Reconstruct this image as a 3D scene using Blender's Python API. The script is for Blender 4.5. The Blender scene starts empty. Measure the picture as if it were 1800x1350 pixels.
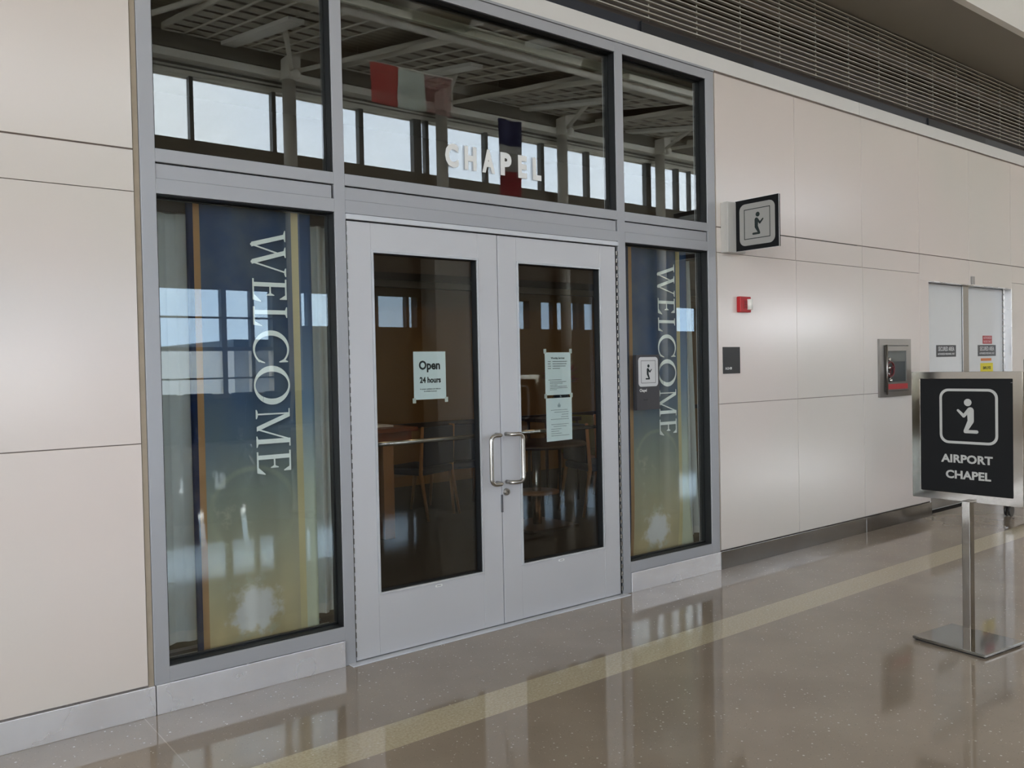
import bpy, bmesh, math, random
from mathutils import Vector, Matrix
random.seed(7)
S = bpy.context.scene
COL = S.collection
PI = math.pi

# ------------------------------------------------------------------ camera
cam_data = bpy.data.cameras.new('camera')
cam_data.sensor_fit = 'HORIZONTAL'
cam_data.sensor_width = 36.0
cam_data.lens = 1505.31 / 1800 * 36.0
cam_data.clip_start = 0.05
cam_data.clip_end = 900
cam = bpy.data.objects.new('camera', cam_data)
COL.objects.link(cam)
yaw, pit, rol = math.radians(38.26819), math.radians(-1.21524), math.radians(-1.15707)
fw = Vector((math.sin(yaw) * math.cos(pit), math.cos(yaw) * math.cos(pit), math.sin(pit)))
r0 = Vector((math.cos(yaw), -math.sin(yaw), 0))
u0 = r0.cross(fw)
cr, sr = math.cos(rol), math.sin(rol)
rt, up = cr * r0 + sr * u0, -sr * r0 + cr * u0
M = Matrix((rt, up, -fw)).transposed().to_4x4()
M.translation = Vector((-2.86428, -3.74139, 1.43366))
cam.matrix_world = M
S.camera = cam

# ------------------------------------------------------------------ world
SKY = 12.0
world = bpy.data.worlds.new('world')
S.world = world
world.use_nodes = True
wn, wl = world.node_tree.nodes, world.node_tree.links
wn.clear()
wo = wn.new('ShaderNodeOutputWorld')
wb = wn.new('ShaderNodeBackground')
wc = wn.new('ShaderNodeTexCoord')
wnz = wn.new('ShaderNodeTexNoise')
wnz.inputs['Scale'].default_value = 3.0
wnz.inputs['Detail'].default_value = 5.0
wr = wn.new('ShaderNodeValToRGB')
wr.color_ramp.elements[0].position = 0.35
wr.color_ramp.elements[0].color = (0.80, 0.88, 1.0, 1)
wr.color_ramp.elements[1].position = 0.65
wr.color_ramp.elements[1].color = (0.98, 0.99, 1.0, 1)
wl.new(wc.outputs['Generated'], wnz.inputs['Vector'])
wl.new(wnz.outputs['Fac'], wr.inputs['Fac'])
wl.new(wr.outputs['Color'], wb.inputs['Color'])
wb.inputs['Strength'].default_value = SKY
wl.new(wb.outputs['Background'], wo.inputs['Surface'])

vs = S.view_settings
S.display_settings.display_device = 'sRGB'
vs.view_transform = 'Standard'
vs.look = 'None'
vs.gamma = 1.0
vs.use_curve_mapping = False
vs.exposure = 0.32
S.cycles.max_bounces = 10
S.cycles.diffuse_bounces = 5
S.cycles.glossy_bounces = 5
S.cycles.transparent_max_bounces = 24
S.cycles.sample_clamp_indirect = 12.0
S.cycles.caustics_reflective = False
S.cycles.caustics_refractive = False
S.cycles.use_denoising = True

FAR = -15.91         # inner face of the glazed wall on the other side of the hall
HX0, HX1 = -14.0, 30.0
SL = .175
ZR = 9.02
CX = math.atan(SL)


def zroof(y):
    return ZR - SL * (y - FAR)




def portal(x0, x1, z0, z1, y, name='window_daylight'):
    d = bpy.data.lights.new(name, 'AREA')
    d.shape = 'RECTANGLE'
    d.size, d.size_y = x1 - x0, z1 - z0
    d.energy = 1.0
    d.cycles.is_portal = True
    o = bpy.data.objects.new(name, d)
    COL.objects.link(o)
    o.location = ((x0 + x1) / 2, y, (z0 + z1) / 2)
    o.rotation_euler = (PI / 2, 0, PI)      # looks to +y
    return o


def fill_lamp(x, y, z, power, size=0.3, color=(1, .72, .42)):
    d = bpy.data.lights.new('chapel_fill_light', 'AREA')
    d.shape = 'DISK'
    d.size = size
    d.energy = power
    d.color = color
    o = bpy.data.objects.new('chapel_fill_light', d)
    COL.objects.link(o)
    o.location = (x, y, z)
    return o


portal(HX0 + .3, HX1 - .3, 6.7, 8.15, FAR - .12)
portal(HX0 + .3, 5.5, .95, 3.35, FAR - .12)
portal(5.9, HX1 - .3, 2.5, 3.3, FAR - .12)
_e = portal(0, 14.4, .5, 8.6, 0)          # unseen end glazing added for extra light, looks to +x
_e.location = (HX0 - .25, -8.0, 4.55)
_e.rotation_euler = (PI / 2, 0, -PI / 2)



# ------------------------------------------------------------------ materials
def lin(c):
    if isinstance(c, str):
        c = [int(c[i:i + 2], 16) / 255 for i in (0, 2, 4)]
        c = [v / 12.92 if v <= .04045 else ((v + .055) / 1.055) ** 2.4 for v in c]
    return (c[0], c[1], c[2], 1)


MC = {}


def mat(name, color, rough=.5, metal=0., spec=.5, noise=0., nscale=8., bump=0., bscale=40., coat=0., emit=None, estr=0.):
    if name in MC:
        return MC[name]
    m = bpy.data.materials.new(name)
    m.use_nodes = True
    n, l = m.node_tree.nodes, m.node_tree.links
    b = n['Principled BSDF']
    b.inputs['Base Color'].default_value = lin(color)
    b.inputs['Roughness'].default_value = rough
    b.inputs['Metallic'].default_value = metal
    b.inputs['Specular IOR Level'].default_value = spec
    b.inputs['Coat Weight'].default_value = coat
    b.inputs['Coat Roughness'].default_value = .06
    if emit is not None:
        b.inputs['Emission Color'].default_value = lin(emit)
        b.inputs['Emission Strength'].default_value = estr
    tc = n.new('ShaderNodeTexCoord')
    if noise:
        t = n.new('ShaderNodeTexNoise')
        t.inputs['Scale'].default_value = nscale
        t.inputs['Detail'].default_value = 4
        l.new(tc.outputs['Object'], t.inputs['Vector'])
        mr = n.new('ShaderNodeMapRange')
        mr.inputs['To Min'].default_value = 1 - noise
        mr.inputs['To Max'].default_value = 1 + noise
        l.new(t.outputs['Fac'], mr.inputs['Value'])
        mx = n.new('ShaderNodeVectorMath')
        mx.operation = 'SCALE'
        mx.inputs[0].default_value = lin(color)[:3]
        l.new(mr.outputs['Result'], mx.inputs['Scale'])
        l.new(mx.outputs['Vector'], b.inputs['Base Color'])
    if bump:
        t2 = n.new('ShaderNodeTexNoise')
        t2.inputs['Scale'].default_value = bscale
        l.new(tc.outputs['Object'], t2.inputs['Vector'])
        bp = n.new('ShaderNodeBump')
        bp.inputs['Strength'].default_value = bump
        bp.inputs['Distance'].default_value = .01
        l.new(t2.outputs['Fac'], bp.inputs['Height'])
        l.new(bp.outputs['Normal'], b.inputs['Normal'])
    MC[name] = m
    return m


class G:
    """small node helper"""
    def __init__(s, name):
        s.m = bpy.data.materials.new(name)
        s.m.use_nodes = True
        s.n, s.l = s.m.node_tree.nodes, s.m.node_tree.links
        s.b = s.n['Principled BSDF']
        s.tc = s.n.new('ShaderNodeTexCoord')

    def put(s, sock, v):
        if v is None:
            return
        if hasattr(v, 'links'):
            s.l.new(v, sock)
        else:
            sock.default_value = v

    def math(s, op, a, b=None, c=None, clamp=False):
        q = s.n.new('ShaderNodeMath')
        q.operation = op
        q.use_clamp = clamp
        for i, v in enumerate((a, b, c)):
            s.put(q.inputs[i], v)
        return q.outputs[0]

    def xyz(s, v=None):
        q = s.n.new('ShaderNodeSeparateXYZ')
        s.l.new(v or s.tc.outputs['Object'], q.inputs[0])
        return q.outputs

    def noise(s, scale, detail=3, vec=None, rough=.5):
        q = s.n.new('ShaderNodeTexNoise')
        q.inputs['Scale'].default_value = scale
        q.inputs['Detail'].default_value = detail
        q.inputs['Roughness'].default_value = rough
        s.l.new(vec or s.tc.outputs['Object'], q.inputs['Vector'])
        return q.outputs['Fac']

    def mix(s, f, a, b):
        q = s.n.new('ShaderNodeMix')
        q.data_type = 'RGBA'
        s.put(q.inputs[0], f)
        s.put(q.inputs[6], a)
        s.put(q.inputs[7], b)
        return q.outputs[2]

    def ramp(s, f, stops, interp='LINEAR'):
        q = s.n.new('ShaderNodeValToRGB')
        q.color_ramp.interpolation = interp
        e = q.color_ramp.elements
        while len(e) < len(stops):
            e.new(.5)
        for k, (p, c) in enumerate(stops):
            e[k].position = p
            e[k].color = lin(c)
        s.l.new(f, q.inputs[0])
        return q.outputs[0]

    def smooth(s, v, a, b):
        q = s.n.new('ShaderNodeMapRange')
        q.interpolation_type = 'SMOOTHSTEP'
        s.l.new(v, q.inputs['Value'])
        q.inputs['From Min'].default_value = a
        q.inputs['From Max'].default_value = b
        return q.outputs[0]


def glass_mat(name, tint, base=.055, gain=.9):
    m = bpy.data.materials.new(name)
    m.use_nodes = True
    n, l = m.node_tree.nodes, m.node_tree.links
    n.clear()
    o = n.new('ShaderNodeOutputMaterial')
    mx = n.new('ShaderNodeMixShader')
    t = n.new('ShaderNodeBsdfTransparent')
    t.inputs[0].default_value = (*tint, 1)
    g = n.new('ShaderNodeBsdfGlossy')
    g.inputs['Roughness'].default_value = 0.0
    g.inputs['Color'].default_value = (.96, 1.0, .99, 1)
    lw = n.new('ShaderNodeLayerWeight')
    lw.inputs['Blend'].default_value = .5
    p = n.new('ShaderNodeMath')
    p.operation = 'POWER'
    p.inputs[1].default_value = 4.0
    l.new(lw.outputs['Facing'], p.inputs[0])
    a = n.new('ShaderNodeMath')
    a.operation = 'MULTIPLY_ADD'
    a.inputs[1].default_value = gain
    a.inputs[2].default_value = base
    a.use_clamp = True
    l.new(p.outputs[0], a.inputs[0])
    l.new(a.outputs[0], mx.inputs[0])
    l.new(t.outputs[0], mx.inputs[1])
    l.new(g.outputs[0], mx.inputs[2])
    l.new(mx.outputs[0], o.inputs[0])
    return m


GLASS = glass_mat('storefront_glass', (.965, .98, .97), .08, .8)
CLEAR = glass_mat('thin_glass', (.97, .98, .98), .02, .6)
DOORG = glass_mat('door_glass', (.93, .945, .94), .042, .75)
CLERE = glass_mat('clerestory_solar_glazing', (.56, .572, .59), .02, .5)
FILLGL = glass_mat('added_end_glazing', (.68, .68, .67), .02, .5)  # for the unseen end glazing, added to let more light into the hall
TINTED = glass_mat('tinted_glazing', (.42, .475, .53), .02, .5)


def panel_mat():
    g = G('coated_wall_panel')
    n1 = g.noise(.55, 3)
    col = g.mix(g.smooth(n1, .35, .65), lin('DDD1CA'), lin('D7D0C8'))
    g.l.new(col, g.b.inputs['Base Color'])
    g.b.inputs['Roughness'].default_value = .19
    g.b.inputs['Specular IOR Level'].default_value = .6
    bp = g.n.new('ShaderNodeBump')
    bp.inputs['Strength'].default_value = .05
    bp.inputs['Distance'].default_value = .02
    g.l.new(g.noise(1.3, 1), bp.inputs['Height'])
    g.l.new(bp.outputs[0], g.b.inputs['Normal'])
    return g.m


def floor_mat():
    g = G('terrazzo')
    o = g.xyz()
    x, y = o[0], o[1]
    base = g.mix(g.smooth(g.noise(2.0, 3), .3, .7), lin('8E8274'), lin('988C7E'))
    strip_c = g.mix(g.smooth(g.noise(90, 2), .35, .65), lin('B3A88F'), lin('C0B69E'))
    ins = g.math('MULTIPLY', g.math('GREATER_THAN', y, -.938), g.math('LESS_THAN', y, -.732))
    col = g.mix(ins, base, strip_c)
    for sc, th, c, w in ((55, .16, 'D8D2C8', .75), (130, .18, '5A534D', .45), (90, .15, 'C9C0B4', .5)):
        v = g.n.new('ShaderNodeTexVoronoi')
        v.inputs['Scale'].default_value = sc
        v.inputs['Randomness'].default_value = 1
        g.l.new(g.tc.outputs['Object'], v.inputs['Vector'])
        keep = g.n.new('ShaderNodeSeparateColor')
        g.l.new(v.outputs['Color'], keep.inputs[0])
        f = g.math('MULTIPLY', g.math('LESS_THAN', v.outputs['Distance'], g.math('MULTIPLY', keep.outputs[1], th * 1.6)),
                   g.math('GREATER_THAN', keep.outputs[0], .72))
        col = g.mix(g.math('MULTIPLY', f, w), col, lin(c))
    # thin metal divider lines
    d1 = g.math('MULTIPLY', g.math('LESS_THAN', g.math('ABSOLUTE', g.math('ADD', x, 1.9)), .002), g.math('GREATER_THAN', y, -.732))
    d2 = g.math('MULTIPLY', g.math('LESS_THAN', g.math('ABSOLUTE', g.math('ADD', x, .12)), .0018), ins)
    d3 = g.math('LESS_THAN', g.math('ABSOLUTE', g.math('ADD', y, .938)), .0015)
    d4 = g.math('LESS_THAN', g.math('ABSOLUTE', g.math('ADD', y, .732)), .0015)
    dd = g.math('MAXIMUM', d1, g.math('MULTIPLY', g.math('MAXIMUM', g.math('MAXIMUM', d3, d4), d2), .35))
    col = g.mix(g.math('MULTIPLY', dd, .6), col, lin('B9AE9E'))
    g.l.new(col, g.b.inputs['Base Color'])
    rr = g.n.new('ShaderNodeMapRange')
    g.l.new(g.noise(3.5, 3), rr.inputs['Value'])
    rr.inputs['To Min'].default_value = .035
    rr.inputs['To Max'].default_value = .08
    g.l.new(rr.outputs[0], g.b.inputs['Roughness'])
    g.b.inputs['Specular IOR Level'].default_value = .62
    bp = g.n.new('ShaderNodeBump')
    bp.inputs['Strength'].default_value = .035
    bp.inputs['Distance'].default_value = .01
    g.l.new(g.noise(7, 2), bp.inputs['Height'])
    g.l.new(bp.outputs[0], g.b.inputs['Normal'])
    return g.m


def brushed(name, color, rough, noise=.08, metal=1., axis=2, bump=.06):
    g = G(name)
    mp = g.n.new('ShaderNodeMapping')
    s = [6, 6, 6]
    s[axis] = .6
    mp.inputs['Scale'].default_value = s
    g.l.new(g.tc.outputs['Object'], mp.inputs[0])
    nf = g.noise(1.0, 3, mp.outputs[0])
    c = lin(color)
    g.l.new(g.mix(nf, tuple(v * (1 - noise) for v in c[:3]) + (1,), tuple(min(1, v * (1 + noise)) for v in c[:3]) + (1,)), g.b.inputs['Base Color'])
    rr = g.n.new('ShaderNodeMapRange')
    g.l.new(g.noise(4, 3), rr.inputs['Value'])
    rr.inputs['To Min'].default_value = rough * .75
    rr.inputs['To Max'].default_value = rough * 1.3
    g.l.new(rr.outputs[0], g.b.inputs['Roughness'])
    g.b.inputs['Metallic'].default_value = metal
    bp = g.n.new('ShaderNodeBump')
    bp.inputs['Strength'].default_value = bump
    bp.inputs['Distance'].default_value = .02
    g.l.new(g.noise(3.0, 2), bp.inputs['Height'])
    g.l.new(bp.outputs[0], g.b.inputs['Normal'])
    return g.m


PANEL = panel_mat()
FLOOR = floor_mat()
FRAME = mat('anodised_aluminium_frame', 'A9AAAE', .4, .2, noise=.03, nscale=2)
DOORM = mat('satin_aluminium_door', 'C8C8CB', .4, .2, noise=.035, nscale=1.6)
BEAD = mat('bright_aluminium_bead', 'D4D6DA', .25, .4)
STEEL = brushed('brushed_stainless_lit', 'F6F5F7', .26, metal=.75, bump=.25)  # stainless with bright reflections put into a lightened base colour
STEELR = brushed('smooth_stainless_dim', '9C9A98', .13)  # stainless again, darkened in colour for the dimmer reflections on the right
CHROME = brushed('polished_chrome', '8E8982', .07, .05, bump=.02)
SATIN = brushed('satin_stainless_pull', 'B4B0AA', .24, .05, bump=.0)
BLACK = mat('black_rubber_gasket', '0C0D0F', .5)
JOINT = mat('panel_joint_shadow_gap', '8D8079', .8)
JOINTD = mat('deep_joint_backing', '4A423C', .8)
CAULK = mat('aged_caulk', 'A39684', .8, noise=.15, nscale=14)
CAPM = mat('cap_band_paint', 'DFDCD8', .42, noise=.02)
SLOT = mat('dark_slot_metal', '2D2F37', .45, .2)
SLOTD = mat('black_diffuser', '17181C', .5)
SLAT = mat('louvre_slat_paint', 'B4B0A6', .45)
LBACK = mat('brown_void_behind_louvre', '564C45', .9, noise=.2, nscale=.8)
SOFF = mat('painted_soffit', '8E887E', .8, noise=.04, nscale=.6)
FASC = mat('painted_fascia', 'EAE7E1', .7, noise=.02, nscale=.6)
WHITE = mat('white_print', 'E6E6E4', .5)
VINYL = mat('white_vinyl', 'ECECEA', .45)
SIGNB = mat('black_sign_face', '101113', .6, spec=.2)
SIGNG = mat('dark_grey_plaque', '38373B', .42)
SILV = mat('silver_print', 'ABABA8', .45)
PALEG = mat('pale_grey_print', 'C9C8C8', .45)
PAPER = mat('copy_paper', 'DCE9E8', .75, noise=.015)
INK = mat('black_ink', '14201F', .7)
INKG = mat('grey_ink', '5B6A6C', .7)
TAPE = mat('cloudy_tape', 'C6CDC2', .4, noise=.1, nscale=120)
RED = mat('red_plastic', 'B01820', .4)
REDL = mat('red_label', 'A8262C', .5)
CLEARP = mat('strobe_lens', 'E8E4DC', .12)
YEL = mat('yellow_sticker', 'E6D52A', .5)
ORG = mat('orange_sticker', 'D5793A', .5)
DOORW = mat('white_painted_door', 'D9D9D8', .4, noise=.015)
CAB = brushed('cabinet_steel', '8E8A86', .3, .1)
DGREY = mat('dark_grey_interior', '454A4D', .6)
BRASS = mat('chrome_valve', 'BDBAB6', .2, 1.)
WALLB = mat('tan_chapel_wall', '8F6733', .7, noise=.05, nscale=.9)
CREAM = mat('cream_chapel_trim', 'B9A488', .6)
CEILB = mat('brown_chapel_ceiling', '5C4B3A', .9)
CARP = mat('dark_brown_carpet', '211912', .95, noise=.25, nscale=30, bump=.5, bscale=300)
WOOD = mat('cherry_wood', '7A3B1C', .35, noise=.15, nscale=6)
OAK = mat('honey_oak', '9C6B3E', .45, noise=.15, nscale=8)
NAVY = mat('navy_upholstery', '0E1730', .85, noise=.1, nscale=40)
DARKW = mat('dark_stained_wood', '2A1712', .4, noise=.2, nscale=9)
HALLW = mat('hall_wall_paint', 'B5AFA4', .7, noise=.04, nscale=.5)
HALLC_ = mat('ceiling_deck_paint', 'A8A296', .7)
TRUSS = mat('warm_grey_steel_paint', 'DDD8CC', .55)
COLM = mat('column_paint', 'BDB7AB', .6, noise=.03)
BLINDF = mat('window_mullion_dark', '5A5853', .5, .3)
SEAT = mat('black_seat_vinyl', '1D2024', .4)


# ------------------------------------------------------------------ mesh builder
class MB:
    def __init__(s):
        s.bm = bmesh.new()
        s.mi = 0

    def _f(s, vs_, smooth=False):
        try:
            f = s.bm.faces.new(vs_)
        except ValueError:
            return None
        f.material_index = s.mi
        f.smooth = smooth
        return f

    def box(s, x0, x1, y0, y1, z0, z1, bev=0.):
        if bev <= 0:
            v = [s.bm.verts.new((x, y, z)) for x in (x0, x1) for y in (y0, y1) for z in (z0, z1)]
            for q in ((0, 1, 3, 2), (4, 6, 7, 5), (0, 4, 5, 1), (2, 3, 7, 6), (0, 2, 6, 4), (1, 5, 7, 3)):
                s._f([v[i] for i in q])
            return s
        t = bmesh.new()
        r = bmesh.ops.create_cube(t, size=1)
        for v in r['verts']:
            v.co = Vector(((x0 + x1) / 2 + v.co.x * (x1 - x0), (y0 + y1) / 2 + v.co.y * (y1 - y0), (z0 + z1) / 2 + v.co.z * (z1 - z0)))
        bmesh.ops.bevel(t, geom=list(t.edges), offset=bev, segments=2, affect='EDGES', profile=.5)
        s.merge(t)
        return s

    def merge(s, t, mtx=None, smooth=None):
        mp = {}
        for v in t.verts:
            mp[v] = s.bm.verts.new(mtx @ v.co if mtx else v.co)
        for f in t.faces:
            s._f([mp[v] for v in f.verts], f.smooth if smooth is None else smooth)
        t.free()

    def tube(s, pts, r, seg=12, caps=True, closed=False):
        pts = [Vector(p) for p in pts]
        rr = r if isinstance(r, (list, tuple)) else [r] * len(pts)
        rings = []
        n = len(pts)
        prev = None
        for i, p in enumerate(pts):
            a = pts[(i - 1) % n] if (i > 0 or closed) else p
            b = pts[(i + 1) % n] if (i < n - 1 or closed) else p
            d = (b - a)
            d = d.normalized() if d.length > 1e-9 else Vector((0, 0, 1))
            if prev is None:
                t = Vector((0, 0, 1)) if abs(d.z) < .9 else Vector((1, 0, 0))
                nx = d.cross(t).normalized()
            else:
                nx = (prev - d * prev.dot(d)).normalized()
            prev = nx
            ny = d.cross(nx)
            rings.append([s.bm.verts.new(p + rr[i] * (math.cos(2 * PI * k / seg) * nx + math.sin(2 * PI * k / seg) * ny)) for k in range(seg)])
        m = n if closed else n - 1
        for i in range(m):
            A, B = rings[i], rings[(i + 1) % n]
            for k in range(seg):
                s._f([A[k], A[(k + 1) % seg], B[(k + 1) % seg], B[k]], True)
        if caps and not closed:
            s._f(rings[0][::-1])
            s._f(rings[-1])
        return s

    def prism(s, poly, o, ux, uy, depth):
        """2-D polygon laid in the plane through o spanned by ux, uy; thickness goes behind it"""
        o, ux, uy = Vector(o), Vector(ux), Vector(uy)
        nz = ux.cross(uy).normalized()
        F = [s.bm.verts.new(o + ux * a + uy * b) for a, b in poly]
        Bk = [s.bm.verts.new(o + ux * a + uy * b - nz * depth) for a, b in poly]
        s._f(F)
        s._f(Bk[::-1])
        for i in range(len(poly)):
            j = (i + 1) % len(poly)
            s._f([F[i], Bk[i], Bk[j], F[j]])
        return s

    def lathe(s, prof, c, seg=24):
        c = Vector(c)
        R = [[s.bm.verts.new(c + Vector((r * math.cos(2 * PI * k / seg), r * math.sin(2 * PI * k / seg), z))) for k in range(seg)] for r, z in prof]
        for i in range(len(R) - 1):
            for k in range(seg):
                s._f([R[i][k], R[i][(k + 1) % seg], R[i + 1][(k + 1) % seg], R[i + 1][k]], True)
        s._f(R[0][::-1])
        s._f(R[-1])
        return s

    def ball(s, c, r, sx=1, sy=1, sz=1):
        t = bmesh.new()
        bmesh.ops.create_icosphere(t, subdivisions=2, radius=r)
        s.merge(t, Matrix.Translation(c) @ Matrix.Diagonal((sx, sy, sz, 1)), True)
        return s

    def ring(s, outer, inner, o, ux, uy, depth):
        """flat ring between two equal-length loops, with thickness"""
        o, ux, uy = Vector(o), Vector(ux), Vector(uy)
        nz = ux.cross(uy).normalized()
        L = []
        for lp, dd in ((outer, 0), (inner, 0), (outer, depth), (inner, depth)):
            L.append([s.bm.verts.new(o + ux * a + uy * b - nz * dd) for a, b in lp])
        n = len(outer)
        for i in range(n):
            j = (i + 1) % n
            s._f([L[0][i], L[0][j], L[1][j], L[1][i]])
            s._f([L[2][i], L[3][i], L[3][j], L[2][j]])
            s._f([L[0][i], L[2][i], L[2][j], L[0][j]])
            s._f([L[1][i], L[1][j], L[3][j], L[3][i]])
        return s

    def build(s, name, mats, parent=None, recalc=True):
        if recalc:
            bmesh.ops.recalc_face_normals(s.bm, faces=s.bm.faces)
        me = bpy.data.meshes.new(name)
        if parent is not None:
            w = Vector((0, 0, 0))
            p = parent
            while p is not None:
                w += p.location
                p = p.parent
            bmesh.ops.translate(s.bm, vec=-w, verts=s.bm.verts)
        s.bm.to_mesh(me)
        s.bm.free()
        for m in (mats if isinstance(mats, (list, tuple)) else [mats]):
            me.materials.append(m)
        o = bpy.data.objects.new(name, me)
        COL.objects.link(o)
        o.parent = parent
        return o


def tag(o, label=None, cat=None, group=None, kind=None):
    if label:
        o['label'] = label
    if cat:
        o['category'] = cat
    if group:
        o['group'] = group
    if kind:
        o['kind'] = kind
    return o


def thing(name, label, cat, loc=(0, 0, 0), group=None, kind=None):
    o = bpy.data.objects.new(name, None)
    o.empty_display_size = .1
    COL.objects.link(o)
    o.location = loc
    return tag(o, label, cat, group, kind)


def copy_tree(o, parent=None):
    c = o.copy()
    COL.objects.link(c)
    c.parent = parent
    for ch in [q for q in bpy.data.objects if q.parent == o]:
        copy_tree(ch, c)
    return c


def text_mesh(body, size, ox=(1, 0, 0), oy=(0, 0, 1), at=(0, 0, 0), bold=0., sx=1., align='CENTER', depth=.0006, spacing=1.):
    cu = bpy.data.curves.new('t', 'FONT')
    cu.body = body
    cu.size = size
    cu.align_x = align
    cu.align_y = 'BOTTOM_BASELINE'
    cu.extrude = depth / 2
    cu.offset = bold
    cu.space_character = spacing
    cu.resolution_u = 3
    ob = bpy.data.objects.new('t', cu)
    COL.objects.link(ob)
    dg = bpy.context.evaluated_depsgraph_get()
    me = bpy.data.meshes.new_from_object(ob.evaluated_get(dg))
    t = bmesh.new()
    t.from_mesh(me)
    bpy.data.objects.remove(ob)
    bpy.data.curves.remove(cu)
    bpy.data.meshes.remove(me)
    X, Y = Vector(ox), Vector(oy)
    Z = X.cross(Y)
    m = Matrix((X * sx, Y, Z)).transposed().to_4x4()
    m.translation = Vector(at)
    mb = MB()
    mb.merge(t, m, False)
    return mb


def rrect(x0, x1, y0, y1, r, seg=6):
    out = []
    for cx, cy, a0 in ((x1 - r, y1 - r, 0), (x0 + r, y1 - r, 90), (x0 + r, y0 + r, 180), (x1 - r, y0 + r, 270)):
        for k in range(seg + 1):
            a = math.radians(a0 + 90 * k / seg)
            out.append((cx + r * math.cos(a), cy + r * math.sin(a)))
    return out


def stroke(mb, pts, w, o, ux, uy, depth):
    """polyline with round joints; w = width or per point widths"""
    ww = w if isinstance(w, (list, tuple)) else [w] * len(pts)
    nz = Vector(ux).cross(Vector(uy)).normalized()
    o = Vector(o)
    for (a, wa), (b, wb_) in zip(list(zip(pts, ww))[:-1], list(zip(pts, ww))[1:]):
        dx, dy = b[0] - a[0], b[1] - a[1]
        L = math.hypot(dx, dy)
        nx, ny = -dy / L, dx / L
        mb.prism([(a[0] + nx * wa / 2, a[1] + ny * wa / 2), (a[0] - nx * wa / 2, a[1] - ny * wa / 2),
                  (b[0] - nx * wb_ / 2, b[1] - ny * wb_ / 2), (b[0] + nx * wb_ / 2, b[1] + ny * wb_ / 2)], o, ux, uy, depth)
        o = o + nz * .0001
    for p, q in zip(pts, ww):
        mb.prism([(p[0] + q / 2 * math.cos(2 * PI * k / 14), p[1] + q / 2 * math.sin(2 * PI * k / 14)) for k in range(14)], o, ux, uy, depth)
        o = o + nz * .0001
    return o


def kneeling(mb, o, ux, uy, s, flip=1, depth=.0008):
    """kneeling praying figure, about one unit tall, facing +x when flip is 1"""
    f = lambda P: [(flip * a * s, b * s) for a, b in P]
    n = 20
    mb.prism(f([(.03 + .105 * math.cos(2 * PI * k / n), .89 + .105 * math.sin(2 * PI * k / n)) for k in range(n)]), o, ux, uy, depth)
    o = stroke(mb, f([(-.04, .66), (-.05, .36)]), [.19 * s, .17 * s], o, ux, uy, depth)          # trunk
    o = stroke(mb, f([(-.05, .36), (.1, .07)]), [.17 * s, .1 * s], o, ux, uy, depth)             # thigh
    o = stroke(mb, f([(.1, .055), (-.21, .055)]), .095 * s, o, ux, uy, depth)                    # shin
    stroke(mb, f([(.0, .68), (.14, .50), (.3, .66)]), [.1 * s, .09 * s, .065 * s], o, ux, uy, depth)   # arm


FX, FZ = (1, 0, 0), (0, 0, 1)      # lettering that faces -y
SY = (0, -1, 0)                    # lettering that faces -x

# ------------------------------------------------------------------ floor and walls
mb = MB().box(HX0, HX1, FAR - .3, .03, -.12, 0)
tag(mb.build('floor', FLOOR), 'speckled brown terrazzo concourse floor with a beige border strip', 'floor', kind='structure')

XJ = [1.889 + .0, 2.832, 3.775, 4.73]


def wall_face(mb, x0, x1, zs, ys=0., gap=.0022, th=.02):
    for (z0, z1) in zs:
        mb.box(x0 + gap, x1 - gap, ys, ys + th, z0 + gap, z1 - gap, .0012)


# left part: panels of one column each 0.945 wide
mb = MB()
xs = [-1.876 - .945 * k for k in range(0, 12)]
for a, b in zip(xs[1:], xs[:-1]):
    mb.box(a + .0022, b - .0022, 0, .02, .13, 1.139, .0012)
    mb.box(a + .0022, b - .0022, 0, .02, 1.143, 2.182, .0012)
    mb.box(a + .0022, b - .0022, 0, .02, 2.185, 2.354, .0012)
    mb.box(a + .0022, b - .0022, 0, .02, 2.361, 3.405, .0012)
mb.mi = 1
mb.box(xs[-1], -1.876, .012, .12, 0, 3.42)
tag(mb.build('wall_left', [PANEL, JOINT]), 'glossy off white panel wall left of the glazed chapel front', 'wall', kind='structure')

# right part up to and beyond the secured door
DL, DR, DH = 4.90, 6.67, 2.125
mb = MB()
cols = [1.897, 2.832, 3.775, 4.73, 5.705, 6.65] + [6.65 + .945 * k for k in range(1, 10)]
for a, b in zip(cols[:-1], cols[1:]):
    mb.box(a + .0022, b - .0022, 0, .02, 2.361, 3.405, .0012)
    lo = a + .006
    hi = b + .006
    if b <= 4.74:
        for z0, z1 in ((.13, 1.139), (1.143, 2.182), (2.185, 2.354)):
            mb.box(lo - .0038 if z1 > 2.2 else lo, (b if z1 > 2.2 else hi) - .004, 0, .02, z0, z1, .0012)
    elif a > 6.6:
        aa = max(a + .006, DR + .003)
        for z0, z1 in ((.13, 1.139), (1.143, 2.182), (2.185, 2.354)):
            mb.box(aa, hi - .004, 0, .02, z0, z1, .0012)
    else:
        mb.box(a + .004, b + (.02 if b > 6.6 else 0), 0, .02, DH, 2.354, .0012)
mb.box(4.7345, DL, 0, .02, .13, DH - .0002, .0012)
mb.mi = 1
mb.box(1.897, DL, .012, .12, 0, 3.42)
mb.box(DR, cols[-1], .012, .12, 0, 3.42)
mb.box(DL, DR, .012, .12, DH, 3.42)
mb.mi = 2
mb.box(2.2, 3.7, .0, .006, 2.3555, 2.3595)
tag(mb.build('wall_right', [PANEL, JOINT, JOINTD]), 'glossy off white panel wall right of the glazed chapel front', 'wall', kind='structure')

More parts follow.
